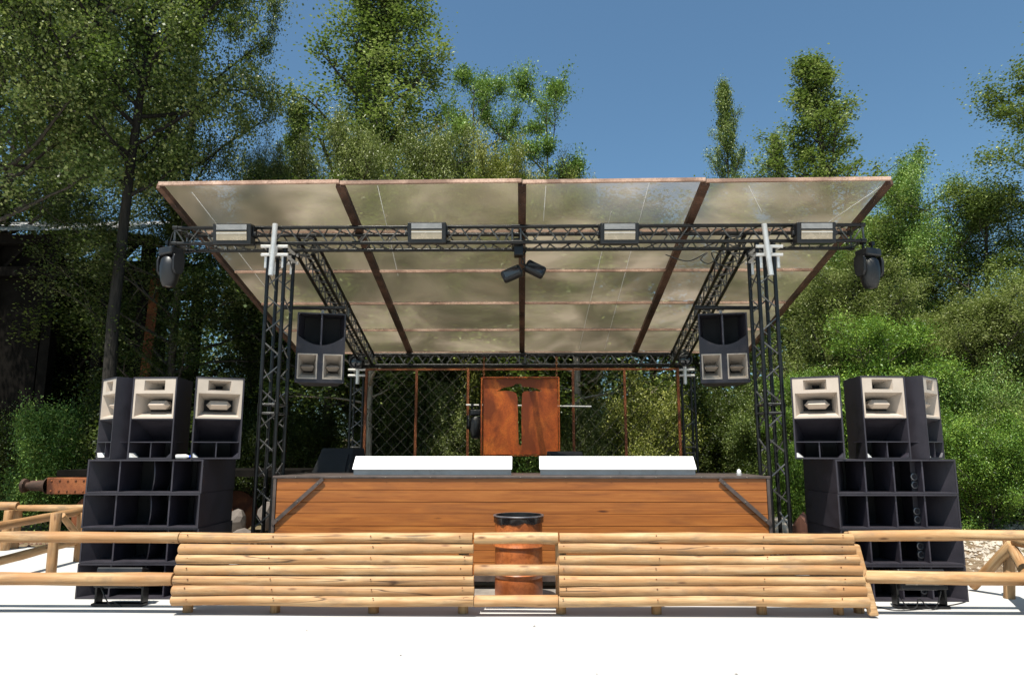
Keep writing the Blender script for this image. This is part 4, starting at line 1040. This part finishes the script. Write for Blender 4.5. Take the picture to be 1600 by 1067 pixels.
# ------------------------------------------------------------------ trees
class Tree:
    def __init__(s, seed): s.g = np.random.default_rng(seed); s.w = MB(); s.cl = []
    def branch(s, p, d, L, r0, n, curve, wob, sides):
        pts = [np.array(p, float)]; d = np.array(d, float); d /= np.linalg.norm(d)
        for i in range(n):
            d = d + np.array([0, 0, curve]) / n + s.g.normal(0, wob, 3); d /= np.linalg.norm(d); pts.append(pts[-1] + d * L / n)
        s.w.path(pts, [r0 * (1 - .8 * i / n) for i in range(n + 1)], sides, False); return pts, d
def lerp_path(pts, t):
    k = min(int(t * (len(pts) - 1)), len(pts) - 2); u = t * (len(pts) - 1) - k; return pts[k] * (1 - u) + pts[k + 1] * u
def make_tree(seed, H, Rr, t0, prof, up, nl, nsub, m_leaf, sig, leaf, aspect, trunk_r, curve=.4, sub_len=.42, wob=.12, stems=1, upbias=.85, drop=.0, inner=.35, flat=1.0, spread=0.0, apex=False, qr=90, tips=False):
    T = Tree(seed); g = T.g; cl = []
    for si in range(stems):
        az0 = 2 * math.pi * si / max(1, stems) + g.uniform(-.4, .4)
        d0 = np.array([math.cos(az0) * spread, math.sin(az0) * spread, 1.0])
        base = np.array([math.cos(az0), math.sin(az0), 0]) * (.12 * spread if stems > 1 else 0)
        hh = H * (1 if stems == 1 else g.uniform(.72, 1.0))
        trunk, _ = T.branch(base - np.array([0, 0, .3]), d0, hh, trunk_r, 10, .25 if stems > 1 else .05, .008 if apex else .035, 9)
        for i in range(nl):
            t = t0 + (1 - t0) * ((i + .5) / nl); b = lerp_path(trunk, min(.985, t)); az = i * 2.39996 + g.uniform(-.5, .5)
            L = Rr * prof((t - t0) / (1 - t0)) * g.uniform(.55, 1.3) + .15
            if apex: L = min(L, (hh - .3 - b[2]) * .42 + .06)
            el = up + g.normal(0, .16)
            d = np.array([math.cos(az) * math.cos(el), math.sin(az) * math.cos(el), math.sin(el)])
            pts, dd = T.branch(b, d, L, max(.012, trunk_r * .34 * (1 - t) + .012 + .006 * L), 5, curve, wob, 5)
            for j in range(nsub):
                if g.random() < drop: continue
                u = inner + (1 - inner) * (j + g.random()) / nsub; q = lerp_path(pts, min(.99, u))
                d2 = dd + g.normal(0, .75, 3) * np.array([1, 1, .8]); Ls = L * sub_len * g.uniform(.6, 1.2) * (1.15 - .6 * u) + .12
                sp_, _ = T.branch(q, d2, Ls, .010 + .004 * L, 3, curve * .6, .15, 3)
                for c in ((sp_[2], sp_[3]) if tips else (sp_[1], sp_[2], sp_[3])): cl.append(c)
            cl.append(pts[-1])
    cl = np.array(cl); N_ = len(cl)
    zm = cl[:, 2].mean(); sx, sy = cl[:, 0].mean() / zm, cl[:, 1].mean() / zm
    cl[:, 0] -= sx * cl[:, 2]; cl[:, 1] -= sy * cl[:, 2]; T.w.v = [(x - sx * z, y - sy * z, z) for x, y, z in T.w.v]
    fz = H / (np.percentile(cl[:, 2], 99.6) + sig); fr = Rr / (np.percentile(np.hypot(cl[:, 0], cl[:, 1]), qr) + sig * .6)
    cl *= np.array([fr, fr, fz]); T.w.v = [(x * fr, y * fr, z * fz) for x, y, z in T.w.v]
    cs = g.uniform(.55, 1.45, N_)                     # clump sizes differ
    cnt = np.maximum(2, (m_leaf * g.uniform(.4, 1.6, N_))).astype(int)
    idx = np.repeat(np.arange(N_), cnt); n = len(idx)
    ctr = cl[idx] + g.normal(0, 1, (n, 3)) * (sig * cs[idx])[:, None] * np.array([1, 1, flat])
    ctr[:, 2] = np.maximum(ctr[:, 2], .05)
    nrm = g.normal(0, 1, (n, 3)); nrm[:, 2] = np.abs(nrm[:, 2]) * .8 + upbias
    nrm /= np.linalg.norm(nrm, axis=1)[:, None]
    tmp = g.normal(0, 1, (n, 3)); u = np.cross(nrm, tmp); u /= np.linalg.norm(u, axis=1)[:, None]; v = np.cross(nrm, u)
    s = leaf * g.uniform(.65, 1.3, n)
    a = u * (s * .5)[:, None]; b = v * (s * .5 * aspect)[:, None]; fold = nrm * (s * .12)[:, None]
    V = np.empty((n, 4, 3)); V[:, 0] = ctr - a; V[:, 1] = ctr - b + fold + a * .15; V[:, 2] = ctr + a; V[:, 3] = ctr + b + fold + a * .15
    tone = np.clip(.50 + g.normal(0, .24, n) + np.repeat(g.normal(0, .20, N_ // 2 + 1), 2)[:N_][idx], 0, 1)
    me = bpy.data.meshes.new('crown'); me.vertices.add(n * 4); me.vertices.foreach_set('co', V.reshape(-1).astype(np.float32))
    me.loops.add(n * 4); me.loops.foreach_set('vertex_index', np.arange(n * 4, dtype=np.int32)); me.polygons.add(n)
    me.polygons.foreach_set('loop_start', np.arange(0, n * 4, 4, dtype=np.int32))
    me.update(calc_edges=True)
    at2 = me.attributes.new('tone', 'FLOAT', 'FACE'); at2.data.foreach_set('value', tone.astype(np.float32))
    wm = bpy.data.meshes.new('trunk'); wm.from_pydata(T.w.v, [], T.w.f); wm.update(); wm.polygons.foreach_set('use_smooth', [True] * len(wm.polygons))
    return wm, me
NLEAF = [0]
def plant_tree(name, lab, meshes, leaf_m, bark_m, loc, rz=0, sc=1.0, cat='tree', group=None):
    wm, me = meshes
    t = thing(name, lab, cat, loc, rz, group); t.scale = (sc, sc, sc) if not hasattr(sc, '__len__') else sc
    for nm, mesh, mt in (('trunk', wm, bark_m), ('crown', me, leaf_m)):
        o = bpy.data.objects.new(nm, mesh); C.objects.link(o); o.parent = t
        if not mesh.materials: mesh.materials.append(MT[mt])
        o.material_slots[0].link = 'OBJECT'; o.material_slots[0].material = MT[mt]
    NLEAF[0] += len(me.polygons)
    return t
def gpos(px, Y, dz=0.0):
    p = at(px, 700, Y); return (p.x, Y, gz(p.x, Y) + dz)

columnar = lambda t: (.35 + 1.1 * t) if t < .35 else max(.06, .95 * (1 - (t - .35) / .65) ** .75 + .02)
roundp = lambda t: max(.12, math.sin(math.pi * min(1, .12 + .86 * t)) ** .6)
bushp = lambda t: max(.2, (1 - t) ** .35)
cone = lambda t: max(.02, (1 - t) ** .9)
# meshes: (wood, leaves), nominal height and crown radius
def TM(*a, **k): return make_tree(*a, **k) + (a[1], a[2])
M_big = TM(11, 20, 5.2, .46, roundp, .40, 36, 6, 230, .36, .105, .8, .23, .35, .44, .14, inner=.25, drop=.2, flat=.8, tips=True)
M_big2 = TM(12, 21, 4.6, .40, roundp, .50, 38, 6, 220, .34, .105, .8, .26, .35, .44, .14, inner=.25, drop=.22, flat=.85, tips=True)
M_pop = TM(13, 21, 2.7, .12, columnar, .92, 80, 6, 100, .23, .092, .8, .24, .55, .36, .09, inner=.25, drop=.25, apex=True, qr=98, tips=True, flat=1.25)
M_slim = TM(14, 21, 4.0, .18, cone, .95, 96, 6, 48, .17, .10, .8, .13, .5, .24, .08, inner=.25, drop=.25, apex=True, qr=98, tips=True, flat=1.2)
M_loc = TM(15, 14.5, 3.0, .45, roundp, .70, 13, 8, 105, .21, .11, .45, .13, .30, .50, .20, inner=.45, flat=.5, drop=.2)
M_wil = TM(16, 10.5, 3.4, .08, bushp, .85, 40, 10, 84, .24, .115, .32, .16, .35, .42, .14, stems=2, spread=.22, inner=.2)
M_bush = TM(17, 4.2, 2.0, .05, bushp, .6, 20, 8, 52, .18, .075, .55, .05, .3, .5, .16, stems=4, spread=.45, inner=.2)
M_bush2 = TM(18, 3.2, 1.6, .05, bushp, .5, 16, 8, 52, .19, .085, .5, .04, .2, .5, .16, stems=4, spread=.5, inner=.2)
M_oak = TM(19, 13, 3.8, .12, roundp, .5, 38, 7, 170, .32, .10, .6, .20, .3, .44, .15, inner=.25, drop=.15, flat=.8, tips=True)
M_wood = TM(20, 15, 3.2, .35, roundp, .5, 34, 6, 34, .30, .15, .7, .17, .3, .4, .15, inner=.3)
M_ash = TM(21, 7.0, 2.6, .10, roundp, .45, 30, 8, 80, .21, .10, .40, .09, .1, .48, .15, inner=.25, flat=.6, drop=.1)

def grow(name, lab, me_, lf, px, Y, top, wpx, rz, bark='bark', cat='tree', group=None):
    """place a tree of the given real height and crown width at distance Y"""
    x, y, z = gpos(px, Y); h = at(px, top, Y).z - z; r = wpx * Y / FPX / 2
    return plant_tree(name, lab, me_[:2], lf, bark, (x, y, z), rz, (r / me_[3], r / me_[3], h / me_[2]), cat, group)
# left giants
grow('cottonwood_tree', 'huge shady broadleaf tree with grey trunk left of the canopy', M_big, 'lf_dark', 165, 14.6, -290, 470, .4, 'shaded_bark')
grow('cottonwood_tree', 'tall broadleaf tree crowding the upper left, close to the canopy corner', M_big2, 'lf_dark', 258, 18.6, -150, 250, 1.9, 'shaded_bark')
grow('cottonwood_tree', 'tall leafy tree cut off by the left edge', M_big2, 'lf_pop', -90, 13.8, -270, 500, 4.0)
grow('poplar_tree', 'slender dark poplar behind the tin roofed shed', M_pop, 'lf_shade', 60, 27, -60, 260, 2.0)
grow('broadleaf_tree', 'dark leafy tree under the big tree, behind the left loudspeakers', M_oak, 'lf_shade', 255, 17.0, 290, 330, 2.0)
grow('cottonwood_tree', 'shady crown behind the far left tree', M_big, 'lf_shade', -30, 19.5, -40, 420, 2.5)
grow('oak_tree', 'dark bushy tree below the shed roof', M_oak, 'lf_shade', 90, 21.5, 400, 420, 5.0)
# middle
grow('poplar_tree', 'tall dense poplar rising behind the canopy, left of centre', M_pop, 'lf_pop', 578, 26, -60, 315, .8)
grow('willow_tree', 'rounded olive willow just above the canopy in front of the tall poplar', M_wil, 'lf_wil', 605, 20.0, 188, 225, .3)
grow('poplar_tree', 'small pointed poplar between the big left tree and tall poplar', M_slim, 'lf_pop', 442, 24, 166, 210, 2.2)
grow('willow_tree', 'grey green willow above the left half of the canopy', M_wil, 'lf_wil', 410, 21, 228, 150, 2.6)
grow('locust_tree', 'airy bright green locust behind the middle of the canopy', M_loc, 'lf_loc', 738, 22, 98, 190, .2)
grow('locust_tree', 'airy bright green locust with separate leafy tufts, right of centre', M_loc, 'lf_loc', 850, 22.5, 118, 210, 2.7)
grow('willow_tree', 'yellowish shrubby tree peeping over the middle of the canopy', M_wil, 'lf_yel', 800, 20.5, 246, 170, 4.4)
grow('willow_tree', 'yellowish shrubby tree peeping over the roof right of centre', M_wil, 'lf_yel', 900, 23, 262, 110, 1.1)
grow('willow_tree', 'olive shrubby tree peeping over the roof beside the locust', M_wil, 'lf_wil', 700, 22, 228, 120, 3.1)
# right
grow('poplar_tree', 'thin pointed poplar over the right part of the roof', M_slim, 'lf_pop', 1160, 31, 126, 165, .5)
grow('poplar_tree', 'taller pointed poplar over the right end of the roof', M_slim, 'lf_pop', 1322, 30, 88, 360, 1.7)
grow('poplar_tree', 'short pointed poplar between the two right poplars', M_slim, 'lf_pop', 1243, 32, 214, 160, 3.1)
grow('locust_tree', 'feathery green locust right of the canopy corner', M_oak, 'lf_loc', 1452, 20.5, 240, 190, 4.0)
grow('oak_tree', 'broad dark green tree behind the right stack', M_oak, 'lf_oak', 1570, 19.5, 292, 260, .9)
grow('oak_tree', 'dark green tree between the right tower and the right edge', M_oak, 'lf_oak', 1380, 22.5, 330, 280, 2.9)
grow('willow_tree', 'olive willow right of the right tower', M_wil, 'lf_wil', 1335, 17.2, 415, 230, 1.4)
grow('willow_tree', 'fine leaved olive willow above the right loudspeakers', M_wil, 'lf_wil', 1490, 16.6, 470, 240, 5.2)
grow('ash_tree', 'fresh green young ash behind the right loudspeakers', M_ash, 'lf_fresh', 1395, 14.4, 490, 210, 2.2)
grow('ash_tree', 'fresh green young ash right beside the right tower', M_ash, 'lf_fresh', 1262, 15.4, 575, 130, .6)
grow('cottonwood_tree', 'leafy tree branch reaching in from the right edge against sky', M_big2, 'lf_oak', 1800, 17.5, 20, 400, 2.4)
grow('oak_tree', 'dark oak at the right edge behind the bank', M_oak, 'lf_oak', 1650, 16.8, 400, 260, 3.3)
# dark wood behind the stage: countable trunks
for k, (px, Y, lab) in enumerate(((496, 18.5, 'grey trunk seen under the left hanging loudspeaker'), (578, 17.2, 'pale sunlit trunk inside the left mesh bay'), (832, 19.2, 'pale forked trunk behind the rust panel'), (903, 18.4, 'pale trunk just right of the rust panel'), (1010, 20, 'slim trunk in the right mesh bays'), (1118, 20.5, 'slim trunk under the right hanging loudspeaker'), (690, 20.2, 'slim trunk in the middle left mesh bay'))):
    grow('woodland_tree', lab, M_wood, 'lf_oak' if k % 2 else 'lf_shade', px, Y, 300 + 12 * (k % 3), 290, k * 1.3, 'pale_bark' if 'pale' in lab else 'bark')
# undergrowth
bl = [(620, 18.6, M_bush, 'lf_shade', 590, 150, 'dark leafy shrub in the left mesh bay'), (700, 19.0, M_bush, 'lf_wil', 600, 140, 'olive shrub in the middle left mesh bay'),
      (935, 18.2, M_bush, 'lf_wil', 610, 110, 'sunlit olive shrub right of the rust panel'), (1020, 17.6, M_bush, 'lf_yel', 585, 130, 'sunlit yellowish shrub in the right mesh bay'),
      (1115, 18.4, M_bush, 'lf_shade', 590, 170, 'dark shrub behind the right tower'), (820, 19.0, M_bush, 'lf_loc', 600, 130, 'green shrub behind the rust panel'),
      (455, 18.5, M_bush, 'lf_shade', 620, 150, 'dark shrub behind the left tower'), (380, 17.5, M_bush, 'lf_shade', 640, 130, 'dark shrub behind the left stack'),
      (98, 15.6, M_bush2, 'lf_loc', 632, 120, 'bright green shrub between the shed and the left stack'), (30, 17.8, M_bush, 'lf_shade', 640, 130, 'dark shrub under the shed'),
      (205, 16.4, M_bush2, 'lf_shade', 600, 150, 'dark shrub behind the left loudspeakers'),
      (1250, 13.4, M_bush2, 'lf_fresh', 690, 80, 'low fresh green shrub between right tower and right stack'),
      (1350, 13.6, M_bush2, 'lf_fresh', 590, 130, 'fresh green shrub behind the middle right loudspeaker'),
      (1530, 13.0, M_bush, 'lf_fresh', 640, 130, 'fresh green shrub right of the right stack'), (1595, 13.4, M_bush, 'lf_oak', 620, 130, 'dark green shrub at the right edge above the stones'),
      (1500, 14.8, M_bush, 'lf_loc', 570, 140, 'taller green shrub right of the right loudspeakers'), (1670, 13.2, M_bush2, 'lf_yel', 660, 140, 'yellow flecked shrub cut by the right edge'),
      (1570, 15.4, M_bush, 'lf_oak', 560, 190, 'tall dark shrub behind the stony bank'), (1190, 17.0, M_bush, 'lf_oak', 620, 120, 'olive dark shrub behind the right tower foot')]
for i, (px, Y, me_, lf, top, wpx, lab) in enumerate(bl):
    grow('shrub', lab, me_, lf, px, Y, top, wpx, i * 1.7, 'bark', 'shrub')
# the wood behind, one dense mass
T = np.random.default_rng(77); n = 90000
x = T.uniform(-42, 42, n); y = 30 + 10 * T.random(n) + 2 * np.sin(x * .5)
hmax = 9.0 + 1.5 * np.sin(x * .43 + 1) + 1.2 * np.sin(x * 1.1)
cx_ = np.round(x / 1.6) ; z = hmax * T.random(n) ** .85
ph_ = np.sin(x * 2.1 + z * 1.3) + np.sin(x * 1.3 - z * 2.2 + 1); y += ph_ * .9
nr = T.normal(0, 1, (n, 3)); nr[:, 2] = np.abs(nr[:, 2]) + .4; nr[:, 1] -= .3; nr /= np.linalg.norm(nr, axis=1)[:, None]
u = np.cross(nr, T.normal(0, 1, (n, 3))); u /= np.linalg.norm(u, axis=1)[:, None]; v = np.cross(nr, u); s = T.uniform(.22, .42, n)
ctr = np.stack([x, y, z], 1); V = np.empty((n, 4, 3)); a = u * (s * .5)[:, None]; b = v * (s * .32)[:, None]
V[:, 0] = ctr - a; V[:, 1] = ctr - b; V[:, 2] = ctr + a; V[:, 3] = ctr + b
me = bpy.data.meshes.new('distant_wood'); me.vertices.add(n * 4); me.vertices.foreach_set('co', V.reshape(-1).astype(np.float32))
me.loops.add(n * 4); me.loops.foreach_set('vertex_index', np.arange(n * 4, dtype=np.int32)); me.polygons.add(n); me.polygons.foreach_set('loop_start', np.arange(0, n * 4, 4, dtype=np.int32)); me.update(calc_edges=True)
a2 = me.attributes.new('tone', 'FLOAT', 'FACE'); a2.data.foreach_set('value', np.clip(T.normal(.35, .2, n), 0, 1).astype(np.float32)); me.materials.append(MT['lf_oak'])
o = bpy.data.objects.new('distant_wood', me); C.objects.link(o); tag(o, 'dense green wood filling the far background', 'wood', kind='stuff')
print('leaf faces', NLEAF[0] + n)
